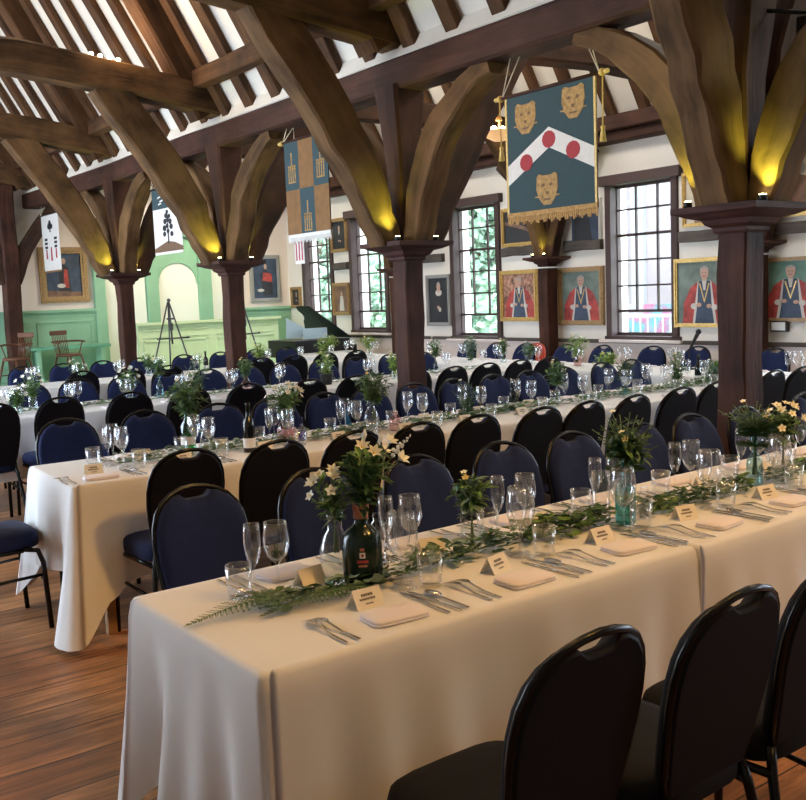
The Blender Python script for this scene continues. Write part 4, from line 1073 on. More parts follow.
def spoon_mb():
    b = MB(); b.prism([(-.0045, 0), (.0045, 0), (.003, .12), (-.003, .12)], (0, 0, .003), (1, 0, 0), (0, 1, 0), (0, 0, .0025))
    T = Matrix.Translation((0, .152, .007)) @ Matrix.Diagonal((.017, .034, .006, 1)); b.lathe([(.001, -1), (.7, -.7), (1, 0), (.9, .2), (.6, -.3), (.001, -.6)], 12, (0, 0, 0), 0, True, T); return b
for key, nm, f in (('fork', 'fork', fork_mb), ('knife', 'knife', knife_mb), ('spoon', 'spoon', spoon_mb)):
    o = f().build(nm, 'steel', bevel=.0008 if key == 'knife' else 0, seg=1); o['category'] = 'cutlery'; PR[key] = [o, False]
# napkin: folded flat, a soft doubled oblong
b = MB(); rn = random.Random(2)
def nring(hx, hy, z, k):
    P = []
    for i in range(32):
        a = 2*math.pi*i/32; c, s_ = math.cos(a), math.sin(a)
        P.append((hx*math.copysign(abs(c)**.28, c)+.0012*math.sin(3*a+k), hy*math.copysign(abs(s_)**.28, s_)+.0012*math.sin(4*a+k), z+.0008*math.sin(2*a+k)))
    return P
b.loft([nring(.076, .050, .0005, 0), nring(.080, .053, .002, 0), nring(.080, .053, .005, 0), nring(.078, .051, .0065, 0)], 0, True)
b.loft([nring(.076, .049, .0062, 1), nring(.079, .052, .008, 1), nring(.078, .051, .012, 1), nring(.072, .046, .0145, 1), nring(.03, .02, .015, 1)], 0, True, True, Matrix.Translation((.002, .002, 0)))
o = b.build('folded_napkin', 'napkin'); o['category'] = 'napkin'; PR['napkin'] = [o, False]
# tent card with small writing lines
def card_mb(seed):
    rr = random.Random(seed)
    b = MB(); w, h, d = .085, .048, .026
    b.prism([(-w/2, 0), (w/2, 0), (w/2, h), (-w/2, h)], (0, -d, 0), (1, 0, 0), (0, d/h, 1), (0, .0012, 0), 0)
    b.prism([(-w/2, 0), (w/2, 0), (w/2, h), (-w/2, h)], (0, d, 0), (1, 0, 0), (0, -d/h, 1), (0, -.0012, 0), 0)
    for r, (zz, n_, hh) in enumerate(((.030, 5, .006), (.021, 7, .005), (.011, 3, .003))):
        x = -.004*n_
        for i in range(n_):
            wd = rr.uniform(.004, .007); b.prism([(x, zz), (x+wd, zz), (x+wd, zz+hh), (x, zz+hh)], (0, -d-.0006, 0), (1, 0, 0), (0, d/h, 1), (0, -.0003, 0), 1); x += wd+.0018
    return b
o = card_mb(3).build('place_card', ['cardw', 'ink']); o['category'] = 'card'; PR['card'] = [o, False]
rs = random.Random(77)
def J(a=.012): return rs.uniform(-a, a)
def setting(key, i, x, side, cut=True, glasses=('wine', 'flute', 'tumbler'), card=True, nap=True):
    nm = NAME[key]; y0 = fy(key, x)
    s = 1 if side == 'near' else -1; yb = y0 if side == 'near' else y0+W_
    at = '%s place, %s side of %s' % (ORD[i], side, nm); rz = 0 if side == 'near' else math.pi
    P = lambda dx, dy: (x+s*dx, yb+s*dy, TT)
    if nap: put('napkin', (x+J(), yb+s*(.115+J()), TT), rz+R(rs.uniform(-9, 9)), 'folded pale pink napkin at the '+at, 'napkins on the '+nm)
    if card: put('card', P(J(), .245+J()), rz+R(rs.uniform(-14, 14)), 'cream tent place card at the '+at, 'place cards on the '+nm)
    if cut:
        for k, dx in enumerate((-.185, -.150)):
            put('fork', P(dx+J(.004), .035+J(.008)), rz+R(rs.uniform(-3, 3)), '%s fork of the %s' % (('outer', 'inner')[k], at), 'cutlery on the '+nm)
        for k, dx in enumerate((.130, .158)):
            put('knife', P(dx+J(.004), .03+J(.008)), rz+R(rs.uniform(-3, 3)), '%s knife of the %s' % (('inner', 'outer')[k], at), 'cutlery on the '+nm)
        put('spoon', P(.186+J(.004), .035+J(.008)), rz+R(rs.uniform(-3, 3)), 'spoon of the '+at, 'cutlery on the '+nm)
    pos = {0: (.165, .29), 1: (.205, .335), 2: (.235, .255)} if (key, side) != ('1', 'far') else {0: (.115, .285), 1: (.175, .235), 2: (.215, .215)}
    for k, g in enumerate(glasses):
        nn = {'wine': 'round wine glass', 'flute': 'narrow champagne flute', 'tumbler': 'short clear tumbler', 'goblet': 'large water goblet'}[g]
        dx, dy = pos[k]
        put(g, P(dx+J(), dy+J()), rs.uniform(0, 6), nn+' at the '+at, 'glasses on the '+nm)
for i in range(9):
    x = 1.36+.45*i
    setting('1', i+1, x, 'near', glasses=('goblet', 'flute', 'tumbler'))
    setting('1', i+1, x+.01, 'far', cut=i < 4)
for i in range(11):
    x = 1.54+.46*i
    setting('2', i+1, x, 'near', cut=i < 2, card=i < 7)
    setting('2', i+1, x+.34, 'far', cut=i < 2, card=i < 7)
for i in range(11):
    x = 1.80+.46*i
    setting('3', i+1, x, 'near', cut=False, card=False, glasses=('wine', 'flute'))
    setting('3', i+1, x, 'far', cut=False, card=False, glasses=('wine', 'flute'), nap=i % 2 == 0)
for i in range(10):
    x = 2.25+.46*i
    setting('4', i+1, x, 'near', cut=False, card=False, glasses=('wine', 'flute'), nap=False)
    setting('4', i+1, x, 'far', cut=False, card=False, glasses=('wine',), nap=False)
for i in range(13):
    y = 3.75+.6*i
    for k, (g, dx, dy) in enumerate((('wine', .46, .12), ('flute', .42, .18), ('wine', .22, -.1))):
        put(g, (6.94+dx, y+dy, TT), 0, '%s glass at the %s place from the near end of the cross table' % (('wall side round', 'wall side narrow', 'room side round')[k], ORD[i+1]), 'glasses on the '+NAME['t'])
    put('napkin', (7.57, y, TT), R(90), 'folded pale napkin at the %s place from the near end of the cross table' % ORD[i+1], 'napkins on the '+NAME['t'])

# ------------------------------------------------------------------ vases, bottles and flowers
VB = {'bottle': [(.001, .001), (.036, .001), (.04, .006), (.04, .11), (.036, .135), (.018, .165), (.014, .18), (.014, .235), (.017, .238), (.017, .248), (.013, .248)],
      'carafe': [(.001, .001), (.043, .001), (.047, .008), (.046, .09), (.036, .125), (.022, .150), (.021, .18), (.028, .20), (.0265, .20), (.0195, .18)],
      'jar': [(.001, .001), (.036, .001), (.039, .006), (.039, .085), (.036, .098), (.036, .115), (.034, .115), (.034, .098)],
      'cyl': [(.001, .001), (.030, .001), (.033, .005), (.033, .19), (.0315, .19), (.0315, .006)],
      'gin': [(.001, .001), (.052, .001), (.056, .008), (.057, .10), (.055, .125), (.044, .147), (.026, .160), (.021, .168), (.020, .205), (.023, .207), (.023, .222), (.001, .222)],
      'wine': [(.001, .001), (.035, .001), (.038, .006), (.038, .17), (.034, .195), (.018, .222), (.0145, .235), (.0145, .295), (.016, .297), (.016, .308), (.001, .308)],
      'demi': [(.001, .001), (.043, .001), (.05, .01), (.052, .06), (.046, .095), (.026, .118), (.02, .13), (.02, .15), (.023, .155), (.021, .155)],
      'pot': [(.001, .001), (.045, .001), (.062, .09), (.065, .10), (.058, .10), (.055, .085), (.001, .085)],
      'square': None}
def vessel(kind, mat, label, x, y, cat='vase', scale=1.0, water=True, name='glass_vase', label_band=None, group=None):
    t = thing(name, label, cat, (x, y, TT), 0, group)
    prof = VB[kind]; b = MB(); b.lathe([(r*scale, z*scale) for r, z in prof], 20); b.build('body', mat, t)
    if water and 'glass' in mat:
        hw = .55*prof[-1][1]*scale; ins = [(r*scale*.93, z*scale+.003) for r, z in prof if z*scale < hw]
        rr = ins[-1][0]; b = MB(); b.lathe(ins+[(rr, hw), (.001, hw)], 16); b.build('water', 'water', t)
    if label_band:
        z0, z1, r, mt = label_band; b = MB(); b.lathe([(r*scale+.0008, z0*scale), (r*scale+.0008, z1*scale)], 20); b.build('paper_label', mt, t)
    return t, prof[-1][1]*scale
def bouquet(label, x, y, zm, ztop, width, style, seed, dens=1.0, group='flower arrangements on the tables', lean=(0, 0), low=.10):
    rr = random.Random(seed); t = thing('bouquet', label, 'flowers', (x, y, zm), 0, group)
    h = (ztop-zm)*1.06; ra = width*.60; dens *= 1.25
    stems = MB(); lv = MB()
    ns = max(7, int(11*dens)); mats = {'green': ['leaf1', 'leaf2', 'leaf3'], 'fern': ['leaf2', 'leaf1', 'leaf2'], 'lime': ['leaf4', 'leaf4', 'leaf1'], 'grey': ['leaf3', 'leaf3', 'leaf1'], 'white': ['leaf1', 'leaf2', 'leaf1'], 'lily': ['leaf2', 'leaf2', 'leaf1']}[style]
    tips = []
    for i in range(ns):
        a = 2.399*i+rr.uniform(-.3, .3); k = math.sqrt((i+.6)/ns); top = h*(1.0-.55*k*k*rr.uniform(.6, 1.1))
        tip = V3((lean[0]*top+math.cos(a)*ra*k*rr.uniform(.75, 1.0), lean[1]*top+math.sin(a)*ra*k*rr.uniform(.75, 1.0), max(.03, top)))
        base = V3((rr.uniform(-.008, .008), rr.uniform(-.008, .008), -low)); mid = V3((tip.x*.3, tip.y*.3, tip.z*.45))
        pts = curve3([base, V3((tip.x*.03, tip.y*.03, .0)), mid, tip], 9); stems.tube(pts, .0018, 4)
        tips.append((tip, (tip-mid).normalized()))
        nl = int(rr.uniform(10, 14)*dens) if style != 'fern' else int(24*dens)
        for q in range(nl):
            u = rr.uniform(.38, 1.0) if style != 'fern' else .3+.7*q/nl
            p = pts[min(len(pts)-1, int(u*(len(pts)-1)))]
            dr = (tip-mid).normalized(); b2 = rr.uniform(0, 6.28); o = dr.orthogonal().normalized(); o = Matrix.Rotation(b2, 3, dr) @ o
            dd = (dr*rr.uniform(.2, .8)+o).normalized()
            if style == 'fern':
                sgn = 1 if q % 2 else -1; o = dr.cross(V3((0, 0, 1))).normalized()*sgn; dd = (o+dr*.45).normalized(); L = (.075*(1.1-u)+.016); lv.leaf(p, dd, V3((0, 0, 1)), L, L*.26, i % 3 if i % 3 != 1 else 0)
                continue
            L = rr.uniform(.030, .060)*(1.15 if style in ('lime',) else 1); wd = L*(rr.uniform(.28, .42) if style != 'grey' else .62)
            lv.leaf(p, dd, V3((0, 0, 1)), L, wd, rr.choice((0, 0, 1, 2)))
    stems.build('stems', 'stem', t); lv.build('foliage', mats, t)
    fm = ['petal', 'petaly', 'petalo', 'petalp']
    def bloom(p, d, r, mi, kind):
        fl_ = MB()
        d = d.normalized(); o = d.orthogonal().normalized()
        if kind == 'lily':
            for k in range(6):
                q = Matrix.Rotation(2*math.pi*k/6, 3, d) @ o; fl_.leaf(p, (q*.8+d*.75), d, r*1.5, r*.75, mi, .25)
            fl_.ball(p+d*r*.3, r*.2, 1, 6)
        elif kind == 'bud':
            fl_.tube([p, p+d*r*.8, p+d*r*1.6], [r*.18, r*.35, r*.08], 6, mi)
        elif kind == 'spike':
            for k in range(16):
                q = Matrix.Rotation(2.4*k, 3, d) @ o; fl_.ball(p+d*(.006*k)+q*.008*(1-k/18), .007*(1-k/22), mi, 6)
        else:
            for k in range(5):
                q = Matrix.Rotation(2*math.pi*k/5, 3, d) @ o; fl_.leaf(p, q+d*.35, d, r, r*.7, mi, .1)
            fl_.ball(p+d*r*.1, r*.22, 1, 6)
        fl_.build('bloom', fm, t)
    nb = {'lily': 9, 'white': 13, 'green': 2, 'fern': 1, 'lime': 3, 'grey': 1}[style]
    for i in range(nb):
        tip, dr = tips[(i*3+1) % len(tips)]
        p = tip+V3((0, 0, .006))
        if style == 'lily': bloom(p, (dr+V3((-.3, -.5, .1))), .020 if i % 4 else .024, 0, 'lily' if i % 3 else ('spike' if i % 2 else 'bud'))
        elif style == 'white': bloom(p, dr+V3((-.2, -.4, 0)), .019, 0, 'lily' if i % 2 else 'flat')
        else: bloom(p, dr+V3((-.2, -.3, .2)), .014, (0, 1)[i % 2], 'flat')
    return t
def fern(label, p0, p1, width, seed, sag=.0, name='fern_frond'):
    """a fern frond lying on the cloth from its stalk p0 to its tip p1"""
    rr = random.Random(seed); p0, p1 = V3(p0), V3(p1); b = MB(); n = 26; ax = (p1-p0); L = ax.length; ax.normalize(); sd = ax.cross(V3((0, 0, 1))).normalized()
    pts = [p0+ax*L*i/n+sd*.012*math.sin(3*i/n)+V3((0, 0, .008+.012*math.sin(math.pi*i/n))) for i in range(n+1)]
    b.tube(pts, [.0022*(1-.7*i/n) for i in range(n+1)], 5, 1)
    for i in range(2, n):
        u = i/n; wl = width/2*min(1, .35+u*2.2)*min(1, (1.02-u)*1.55)
        for s in (-1, 1):
            d = (sd*s+ax*.55+V3((0, 0, rr.uniform(-.05, .10)))).normalized()
            m = 6
            for k in range(m):       # pinnules along each pinna
                q = pts[i]+d*wl*k/m; l2 = max(.008, wl*.24)*(1-.55*k/m)
                for s2 in (-1, 1): b.leaf(q, (d*.6+ax*s2).normalized(), V3((0, 0, 1)), l2, l2*.62, 0, .08)
            b.leaf(pts[i]+d*wl*.75, d, V3((0, 0, 1)), wl*.3, wl*.09, 0, .05)
    o = b.build(name, ['leaf2', 'stem']); return tag(o, label, 'fern', 'fern fronds on the front table')
def garland(label, x0, x1, yfun, width, dens, seed, mats, hgt=.055, group='leafy garlands along the tables'):
    rr = random.Random(seed); b = MB(); L = x1-x0; pts = []
    for i in range(18):
        x = x0+L*i/17; pts.append(V3((x, yfun(x)+.02*math.sin(5*x+seed), TT+.014)))
    b.tube(pts, .003, 5, 3)
    for i in range(int(L*dens)):
        u = rr.random(); x = x0+L*u; w = rr.gauss(0, .33)*width
        hh = hgt*max(0, 1-abs(w)/width)*rr.random()
        p = V3((x, yfun(x)+.02*math.sin(5*x+seed)+w, TT+.006+hh))
        a = rr.gauss(0 if rr.random() < .65 else math.pi, .8); d = V3((math.cos(a), math.sin(a)*.9, rr.uniform(-.05, .5)))
        mi = rr.choice((0, 0, 0, 1, 1, 2)); l = rr.uniform(.025, .055); wd = l*(.36 if mi != 1 else .72)
        if mi == 1: l *= .8
        b.leaf(p, d, V3((rr.uniform(-.5, .5), rr.uniform(-.5, .5), 1)), l, wd, mi, .12)
    o = b.build('garland', mats+['stem']); return tag(o, label, 'garland', group)

G1 = ['leaf2', 'leaf3', 'leaf1']
fern('large dark fern frond lying at the left end of the front table', (1.34, 2.20, TT+.012), (.93, 2.19, TT+.002), .17, 1)
fern('shorter fern frond lying across the first garland near the left end of the front table', (1.46, 2.13, TT+.006), (1.10, 2.12, TT+.003), .13, 2)
gy1 = lambda x: 2.195+.0*x
garland('sparse dark garland between the fern and the dark bottle on the front table', 1.14, 1.55, gy1, .07, 330, 3, G1, .035)
garland('eucalyptus garland between the dark bottle and the water jar on the front table', 1.58, 2.02, gy1, .085, 520, 4, ['leaf2', 'leaf3', 'leaf1'], .06)
garland('dense dark green garland between the water jar and the teal bottle on the front table', 2.06, 2.46, lambda x: 2.21, .085, 900, 5, ['leaf2', 'leaf1', 'leaf2'], .07)
garland('dark leafy garland right of the teal bottle on the front table', 2.56, 3.25, lambda x: 2.17, .085, 560, 6, ['leaf2', 'leaf2', 'leaf1'], .06)
garland('leafy garland beyond the fern bouquet at the right of the front table', 3.40, 4.9, lambda x: 2.2, .085, 450, 7, G1, .05)
gy2 = lambda x: fy('2', x)+.40
garland('silver eucalyptus sprig at the left end of the second table', 1.72, 2.12, gy2, .08, 420, 8, ['leaf3', 'leaf3', 'leaf3'], .06)
garland('pale leafy garland between the green bottle and the blue bottle on the second table', 2.2, 2.7, gy2, .08, 380, 9, ['leaf1', 'leaf3', 'leaf1'], .05)
garland('leafy garland by the blue flag on the second table', 2.8, 3.35, gy2, .08, 480, 10, ['leaf1', 'leaf3', 'leaf2'], .05)
garland('leafy garland beside the middle post on the second table', 3.45, 4.8, gy2, .085, 420, 11, ['leaf1', 'leaf3', 'leaf2'], .05)
garland('leafy garland along the right half of the second table', 4.9, 6.75, gy2, .085, 360, 12, ['leaf1', 'leaf3', 'leaf2'], .05)
gy3 = lambda x: fy('3', x)+.38
garland('thin garland along the third table', 1.7, 6.6, gy3, .07, 150, 13, ['leaf1', 'leaf3', 'leaf1'], .04)

# --- front table
t, h = vessel('carafe', 'glass', 'clear glass carafe vase left of the dark bottle on the front table', 1.44, 2.285)
bouquet('small bunch of cream flowers in the clear carafe on the front table', 1.44, 2.285, TT+h, 1.045, .125, 'white', 11, .75, lean=(-.12, 0))
t, h = vessel('gin', 'dark_bottle', 'dark green round shouldered bottle with copper seal, used as a vase on the front table', 1.49, 2.225, 'bottle', 1.0, False, 'glass_bottle')
b = MB(); b.lathe([(.0208, .182), (.0212, .184), (.0212, .203), (.0236, .2065), (.0236, .2225)], 18); b.build('seal', 'copper', t)
b = MB()
T0 = lambda ang, z, w, hh, mi, rad: b.add([(rad*math.cos(ang+s*w/rad), rad*math.sin(ang+s*w/rad), z+q*hh) for s, q in ((-1, -1), (0, -1), (1, -1), (1, 1), (0, 1), (-1, 1))], [(0, 1, 4, 5), (1, 2, 3, 4)], mi)
va = math.atan2(-2.225, -1.49)
T0(va, .088, .008, .008, 1, .0580); T0(va, .070, .016, .004, 2, .0579); T0(va, .104, .006, .004, 0, .0577); T0(va, .088, .0035, .004, 2, .0585); T0(va, .058, .012, .003, 0, .0578)
b.build('paper_label', ['copper', 'label', 'b_red'], t)
bouquet('tall bouquet of cream lilies and dark foliage in the dark bottle on the front table', 1.49, 2.225, TT+h, 1.135, .165, 'lily', 12, 1.25, lean=(.24, -.10))
t = thing('glass_bottle', 'clear glass bottle with dotted print beside the dark bottle on the front table', 'bottle', (1.545, 2.225, TT))
b = MB(); b.lathe([(.001, .001), (.024, .001), (.026, .005), (.026, .13), (.022, .15), (.012, .165), (.012, .185), (.0105, .185)], 18); b.build('body', 'glass', t)
b = MB()
for k in range(9):
    for z in (.03, .055, .08, .105): b.box((.0264*math.cos(.7*k+z*9), .0264*math.sin(.7*k+z*9), z), (.004, .004, .006))
b.build('printed_marks', 'ink', t)
t, h = vessel('jar', 'glass', 'clear jar of water holding green foliage on the front table', 1.985, 2.325)
bouquet('short bunch of mid green foliage in the clear jar on the front table', 1.985, 2.325, TT+h, .965, .125, 'green', 13, 1.1)
t, h = vessel('bottle', 'teal_glass', 'teal glass bottle vase on the front table', 2.515, 2.145, scale=.88)
bouquet('big loose bouquet of dark foliage in the teal bottle on the front table', 2.515, 2.145, TT+h, 1.115, .23, 'fern', 14, 1.35, low=.16)
bouquet('sprays of mid green leaves with one yellow bloom tucked into the teal bottle bouquet', 2.53, 2.13, TT+h-.02, 1.05, .19, 'green', 24, 1.0, low=.16)
vessel('cyl', 'glass', 'tall clear cylinder glass left of the teal bottle on the front table', 2.455, 2.20, 'glass', .95, False, 'cylinder_glass')
t = thing('glass_bottle', 'square clear glass bottle right of the teal bottle on the front table', 'bottle', (2.515, 2.065, TT), .4)
b = MB(); b.loft([[(sx*.022*k, sy*.022*k, z) for sx, sy in ((-1, -1), (1, -1), (1, 1), (-1, 1))] for k, z in ((.95, 0), (1, .004), (1, .10), (.5, .12), (.45, .135))], 0, False); b.build('body', 'glass', t)
t, h = vessel('bottle', 'paleblue_glass', 'pale blue glass bottle vase at the right of the front table', 3.33, 2.19, scale=.78)
bouquet('spreading fern bouquet in the pale blue bottle at the right of the front table', 3.33, 2.19, TT+h, 1.07, .30, 'fern', 15, 1.5, low=.15)
t, h = vessel('carafe', 'glass', 'clear vase of cream blooms beside the fern bouquet at the right of the front table', 3.43, 2.13, scale=.9)
bouquet('bunch of cream and peach blooms beside the fern bouquet on the front table', 3.43, 2.13, TT+h, 1.05, .15, 'white', 16, 1.0)

# --- second table
t, h = vessel('bottle', 'green_glass', 'green glass bottle with white label near the left of the second table', 2.19, 4.93, 'bottle', 1.0, False, 'glass_bottle', (.03, .075, .0402, 'label'))
bouquet('large green bouquet with a cream flower spike in the green bottle on the second table', 2.19, 4.93, TT+h-.06, 1.13, .24, 'green', 31, 1.5, low=.15)
vessel('jar', 'glass', 'small clear jar vase right of the green bottle on the second table', 2.27, 4.86)
t, h = vessel('demi', 'pink_glass', 'round pink tinted bottle vase on the second table', 2.71, 4.76, label_band=(.035, .075, .0525, 'petalp'))
bouquet('white flowered fresh green bouquet in the pink tinted bottle on the second table', 2.71, 4.76, TT+h, 1.05, .22, 'white', 32, 1.3)
vessel('bottle', 'blue_glass', 'cobalt blue glass bottle on the second table', 2.775, 4.70, 'bottle', .55, False, 'glass_bottle')
vessel('wine', 'wine_bottle', 'dark wine bottle with pale label, leftmost of the wine bottles on the second table', 2.38, 4.58, 'bottle', .85, False, 'wine_bottle', (.03, .09, .0382, 'label'))
vessel('wine', 'wine_bottle', 'dark wine bottle right of the middle post on the second table', 4.42, 4.72, 'bottle', .62, False, 'wine_bottle', (.04, .09, .0382, 'label'))
vessel('wine', 'wine_bottle', 'dark wine bottle near the right end of the second table', 6.46, 4.75, 'bottle', .75, False, 'wine_bottle', (.04, .09, .0382, 'label'))
t, h = vessel('carafe', 'glass', 'clear carafe vase with green bouquet in front of the middle post on the second table', 3.20, 4.62)
bouquet('full green bouquet in the clear carafe before the middle post on the second table', 3.22, 4.62, TT+h, 1.10, .27, 'green', 33, 1.6)
vessel('demi', 'pink_glass', 'small pale pink vase right of the clear carafe on the second table', 3.36, 4.60, scale=.75)
t, h = vessel('cyl', 'glass', 'clear cylinder vase of short greenery right of the middle post on the second table', 4.02, 4.72, scale=.55)
bouquet('short dark green bouquet right of the middle post on the second table', 4.02, 4.72, TT+h, .98, .20, 'fern', 34, 1.0, low=.08)
t, h = vessel('bottle', 'glass', 'clear bottle vase with tall greenery in the middle of the second table', 4.86, 4.74, scale=.6)
bouquet('tall narrow olive green bouquet in the middle of the second table', 4.86, 4.74, TT+h-.02, 1.04, .16, 'green', 35, 1.3)
t, h = vessel('bottle', 'teal_glass', 'pale teal bottle vase on the right half of the second table', 5.55, 4.72, scale=.6)
bouquet('dark bushy bouquet in the pale teal bottle on the right half of the second table', 5.55, 4.72, TT+h-.02, 1.02, .20, 'fern', 36, 1.2)
t, h = vessel('cyl', 'paleblue_glass', 'pale cylinder vase with tall greenery near the right end of the second table', 6.15, 4.72, scale=.6)
bouquet('tall slim fresh green bouquet near the right end of the second table', 6.15, 4.72, TT+h-.02, 1.04, .17, 'green', 37, 1.3)
bouquet('low silver leaved spray by the nearest post on the second table', 6.62, 4.72, TT+.02, .92, .26, 'grey', 38, 1.2, low=.01)
t = thing('paper_flag', 'small bright blue paper flag standing on the second table', 'flag', (3.11, 4.76, TT))
b = MB(); b.lathe([(.001, 0), (.02, 0), (.018, .008), (.003, .01)], 10); b.build('base', 'white', t)
b = MB(); b.tube([(0, 0, .008), (0, 0, .17)], .002, 5); b.build('stick', 'white', t)
b = MB(); b.prism([(0, .05), (.045, .035), (.02, .10), (0, .168)], (0, 0, 0), (.95, -.3, 0), (0, 0, 1), (0, .0012, 0)); b.build('paper', 'bluepaper', t)

# --- third table
for k, (lab, kind, mt, x, y, top, w, sty, sc_) in enumerate([
    ('green bouquet at the left end of the third table', 'jar', 'glass', 2.05, 7.72, .93, .14, 'white', .7),
    ('white flowered bouquet behind the left chairs of the third table', 'jar', 'glass', 2.25, 8.02, 1.03, .22, 'white', .9),
    ('loose bouquet left of the pale blue bottle on the third table', 'jar', 'glass', 2.97, 7.80, 1.02, .22, 'white', .8),
    ('small sprig in the pale blue bottle on the third table', 'bottle', 'paleblue_glass', 3.28, 7.90, 1.08, .12, 'green', .8),
    ('airy green bouquet in the amber vase on the third table', 'cyl', 'amber_glass', 3.54, 7.68, 1.10, .24, 'green', .55),
    ('small green bouquet in a pinkish vase on the third table', 'demi', 'pink_glass', 3.98, 7.66, 1.04, .17, 'green', .9),
    ('bushy bouquet in a dark pot on the third table', 'pot', 'blackmetal', 4.75, 7.55, 1.06, .22, 'lime', 1.0),
    ('green bouquet right of the middle post on the third table', 'jar', 'glass', 5.45, 7.45, 1.0, .18, 'lime', .8),
    ('tall light green bouquet on the right part of the third table', 'bottle', 'glass', 6.0, 7.50, 1.10, .16, 'green', .7)]):
    vs_ = 'dark plant pot' if kind == 'pot' else {'glass': 'clear vase', 'paleblue_glass': 'pale blue bottle', 'amber_glass': 'amber vase', 'pink_glass': 'pinkish round vase'}[mt]
    t, h = vessel(kind, mt, vs_+' under the '+lab, x, y, 'vase', sc_, True, 'glass_vase' if kind != 'pot' else 'plant_pot')
    bouquet(lab, x, y, TT+h-.01, top, w, sty, 50+k, 1.0, low=.05)
vessel('wine', 'wine_bottle', 'dark wine bottle with red neck on the rear table near the piano', 4.9, 10.4, 'bottle', .75, False, 'wine_bottle', (.04, .09, .0382, 'label'))
# --- rear table
for k, (lab, x, y, top, w) in enumerate([('pale bouquet at the left of the rear table', 3.39, 10.35, .98, .22), ('small bouquet on the rear table before the screen', 4.2, 10.4, 1.0, .2), ('green bouquet on the rear table before the piano', 5.6, 10.4, 1.04, .24), ('green bouquet at the right end of the rear table', 6.5, 10.4, 1.04, .22)]):
    t, h = vessel('jar', 'glass', 'clear jar under the '+lab, x, y, 'vase', .9)
    bouquet(lab, x, y, TT+h-.01, top, w, 'white' if k < 2 else 'lime', 70+k, .9, low=.05)
# --- cross table by the windows
for k, (lab, y, top, w, sty) in enumerate([('lime green bouquet at the far end of the cross table', 11.5, 1.02, .3, 'lime'), ('second lime green bouquet from the far end of the cross table', 10.55, 1.02, .3, 'lime'),
    ('tall grey green bouquet on the cross table below the third window', 8.50, 1.06, .22, 'grey'), ('small bouquet beside the red chair on the cross table', 7.95, 1.0, .14, 'green'), ('grey green bouquet left of the wall post on the cross table', 7.55, .98, .2, 'grey'),
    ('bright lime bouquet in a pink vase on the cross table', 6.84, 1.07, .30, 'lime'), ('low pale green spray right of the lime bouquet on the cross table', 6.45, .90, .28, 'lime'), ('low pale green spray on the cross table right of the nearest post', 4.95, .88, .26, 'grey')]):
    low = 'low' in lab
    if not low: t, h = vessel('jar', 'pink_glass' if 'pink' in lab else 'glass', ('pink vase' if 'pink' in lab else 'clear jar')+' under the '+lab, 7.32, y, 'vase', 1.0)
    else: h = .02
    bouquet(lab, 7.32, y, TT+h-.01, top, w, sty, 90+k, 1.1, low=.05 if not low else .01)
# microphone on a short stand
t = thing('microphone', 'black microphone on a short stand at the cross table, left of the nearest post', 'microphone', (7.5, 5.62, TT))
b = MB(); b.lathe([(.001, 0), (.06, 0), (.06, .012), (.008, .02)], 14); b.build('base', 'blackmetal', t)
b = MB(); b.tube([(0, 0, .015), (0, 0, .18), (.0, -.05, .24)], .007, 6); b.build('stem', 'blackmetal', t)
b = MB(); b.tube([(0, -.02, .20), (0, -.10, .33)], [.012, .02], 8); b.ball((0, -.11, .35), .027, 0, 8); b.build('head', 'blackmetal', t)

# ------------------------------------------------------------------ outside the windows
g = MB(); g.box((XW+13, 8, -1.1), (24, 60, .2)); o = g.build('ground_lawn', 'lawn'); struct(o)
def tree(label, x, y, h, r, seed, mats, n=9000):
    rr = random.Random(seed); t = thing('tree', label, 'tree', (x, y, -1.0), 0, 'trees outside the windows')
    b = MB(); b.tube([(0, 0, 0), (.05, .02, h*.3), (-.05, .05, h*.6), (0, 0, h*.85)], [.16, .13, .09, .03], 8); b.build('trunk', 'bark', t)
    b = MB(); cl = [(V3((rr.gauss(0, r*.42), rr.gauss(0, r*.42), h*rr.uniform(.12, .98))), r*rr.uniform(.28, .45)) for _ in range(34)]
    for i in range(n):
        c, q = rr.choice(cl); d = V3((rr.gauss(0, 1), rr.gauss(0, 1), rr.gauss(0, .8))).normalized(); p = c+d*q*rr.uniform(.6, 1)
        b.leaf(p, d+V3((rr.gauss(0, .6), rr.gauss(0, .6), -.3)), V3((rr.gauss(0, 1), rr.gauss(0, 1), 1)), rr.uniform(.16, .30), rr.uniform(.12, .20), rr.choice((0, 0, 1)), .1)
    b.build('crown', mats, t)
for k, (x, y, h, r) in enumerate([(13.5, 15.2, 6.2, 2.0), (14.5, 18.6, 6.8, 2.3), (13.8, 21.8, 6.0, 2.1), (15.5, 25.0, 7.5, 2.6), (14.2, 29.0, 6.5, 2.4)]):
    tree('pale green tree outside the %s window' % ('third farthest', 'second farthest', 'second farthest', 'farthest', 'farthest')[k]+(', right of its pair' if k in (1, 3) else (', left of its pair' if k in (2, 4) else '')), x, y, h, r, 700+k, ['tree1', 'tree2'])
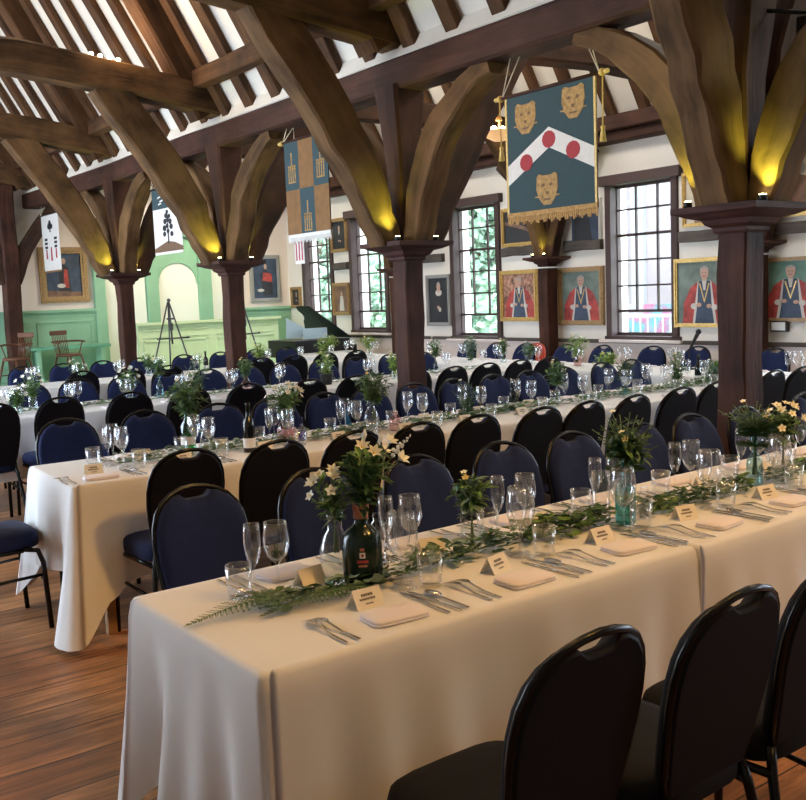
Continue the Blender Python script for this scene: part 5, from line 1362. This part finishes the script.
# pale building with hoarding outside the fourth window
root = bpy.data.objects.new('building', None); COL.objects.link(root); root.location = (15.2, 10.2, -1.0); tag(root, 'pale pinkish building outside the window right of the wall post', 'building')
b = MB(); b.box((1.0, 0, 3.5), (2.0, 6.2, 7.0)); b.build('wall', 'stucco', root)
b = MB(); b.box((-.06, -.35, 3.5), (.16, .45, 7.0)); b.box((-.04, 2.3, 3.5), (.12, .3, 7)); b.build('pilaster', 'stuccow', root)
for z in (2.8, 4.6):
    b = MB(); b.box((-.03, .9, z+.5), (.06, .9, 1.0)); b.build('window_frame', 'stuccow', root)
t = thing('hoarding', 'brightly painted teal and pink hoarding outside below the window right of the wall post', 'hoarding', (13.6, 10.0, -1.0))
b = MB(); b.box((0, 0, 1.2), (.05, 3.6, 2.0)); b.build('panel', 'mural', t)
for y in (-1.7, 0, 1.7):
    b = MB(); b.box((.06, y, 1.1), (.06, .06, 2.2)); b.build('stake', 'bark', t)
t = thing('railing', 'white railing outside below the window right of the wall post', 'railing', (12.4, 9.7, -1.0))
b = MB(); b.box((0, 0, 2.05), (.04, 3.2, .05)); b.box((0, 0, 1.2), (.04, 3.2, .04))
for k in range(22): b.box((0, -1.55+k*.1476, 1.02), (.02, .02, 2.04))
b.build('rails', 'stuccow', t)

# ------------------------------------------------------------------ light
w = bpy.data.worlds.new('world'); sc.world = w; w.use_nodes = True
bg = w.node_tree.nodes['Background']; bg.inputs['Color'].default_value = (.70, .84, 1, 1); bg.inputs['Strength'].default_value = 16.0
def portal(loc, rot, sx, sy):
    l = bpy.data.lights.new('daylight_opening', 'AREA'); l.shape = 'RECTANGLE'; l.size = sx; l.size_y = sy; l.cycles.is_portal = True
    lo = bpy.data.objects.new('daylight_opening', l); COL.objects.link(lo); lo.location = loc; lo.rotation_euler = rot
for y0, y1, z0, z1 in WINS: portal((XW+.28, (y0+y1)/2, (z0+z1)/2), (0, R(90), 0), z1-z0, y1-y0)
for y0, y1, z0, z1 in NW: portal((XN-.28, (y0+y1)/2, (z0+z1)/2), (0, R(-90), 0), z1-z0, y1-y0)
s = bpy.data.lights.new('sun', 'SUN'); s.energy = 7.0; s.angle = R(1.5); s.color = (1, .95, .86)
so = bpy.data.objects.new('sun', s); COL.objects.link(so); so.rotation_euler = V3((.42, .25, -.87)).to_track_quat('-Z', 'Y').to_euler()
# the warm spotlights of the tie beams, then added fill points
wcol = (1, .53, .13)
spot((3.2, .14, 4.05), (2.6, 1.6, .5), 520, 80, wcol, .2)
spot((1.6, .14, 3.95), (2.0, 1.8, .5), 210, 75, wcol, .2)
spot((2.6, 3.14, 3.98), (2.2, 2.2, .7), 150, 100, wcol, .2)
spot((3.2, 6.13, 3.98), (3.4, 4.6, .7), 110, 110, wcol, .2)
for y in (.14, 3.14, 6.13, 9.13, 12.13):
    point((2.7, y, 4.35), 13, (1, .82, .62), .2)  # unseen points added to lighten the near roof plaster
for y in (1.6, 4.6, 7.6, 10.6, 13.6):
    point((6.9, y, 4.6), 90, (1, .93, .84), .3)  # unseen points added high in the far nave to lighten the portrait wall
point((3.5, 8.95, 3.99), 14, (1, .66, .34)); point((3.5, 9.3, 4.02), 10, (1, .66, .34))
point((5.75, 6.22, 2.93), 6, (1, .7, .4))
# added unseen spot that brightens the green screen and panelling
spot((7.0, 13.6, 3.5), (7.0, 15.4, 1.2), 170, 110, (1, .92, .66), .2)
sc.view_settings.view_transform = 'Standard'; sc.view_settings.look = 'None'; sc.view_settings.gamma = 1; sc.view_settings.use_curve_mapping = False
sc.view_settings.exposure = 0.12
sc.cycles.max_bounces = 10; sc.cycles.diffuse_bounces = 5; sc.cycles.transparent_max_bounces = 24; sc.cycles.caustics_reflective = False; sc.cycles.caustics_refractive = False
sc.cycles.use_denoising = True; sc.cycles.sample_clamp_indirect = 6.0
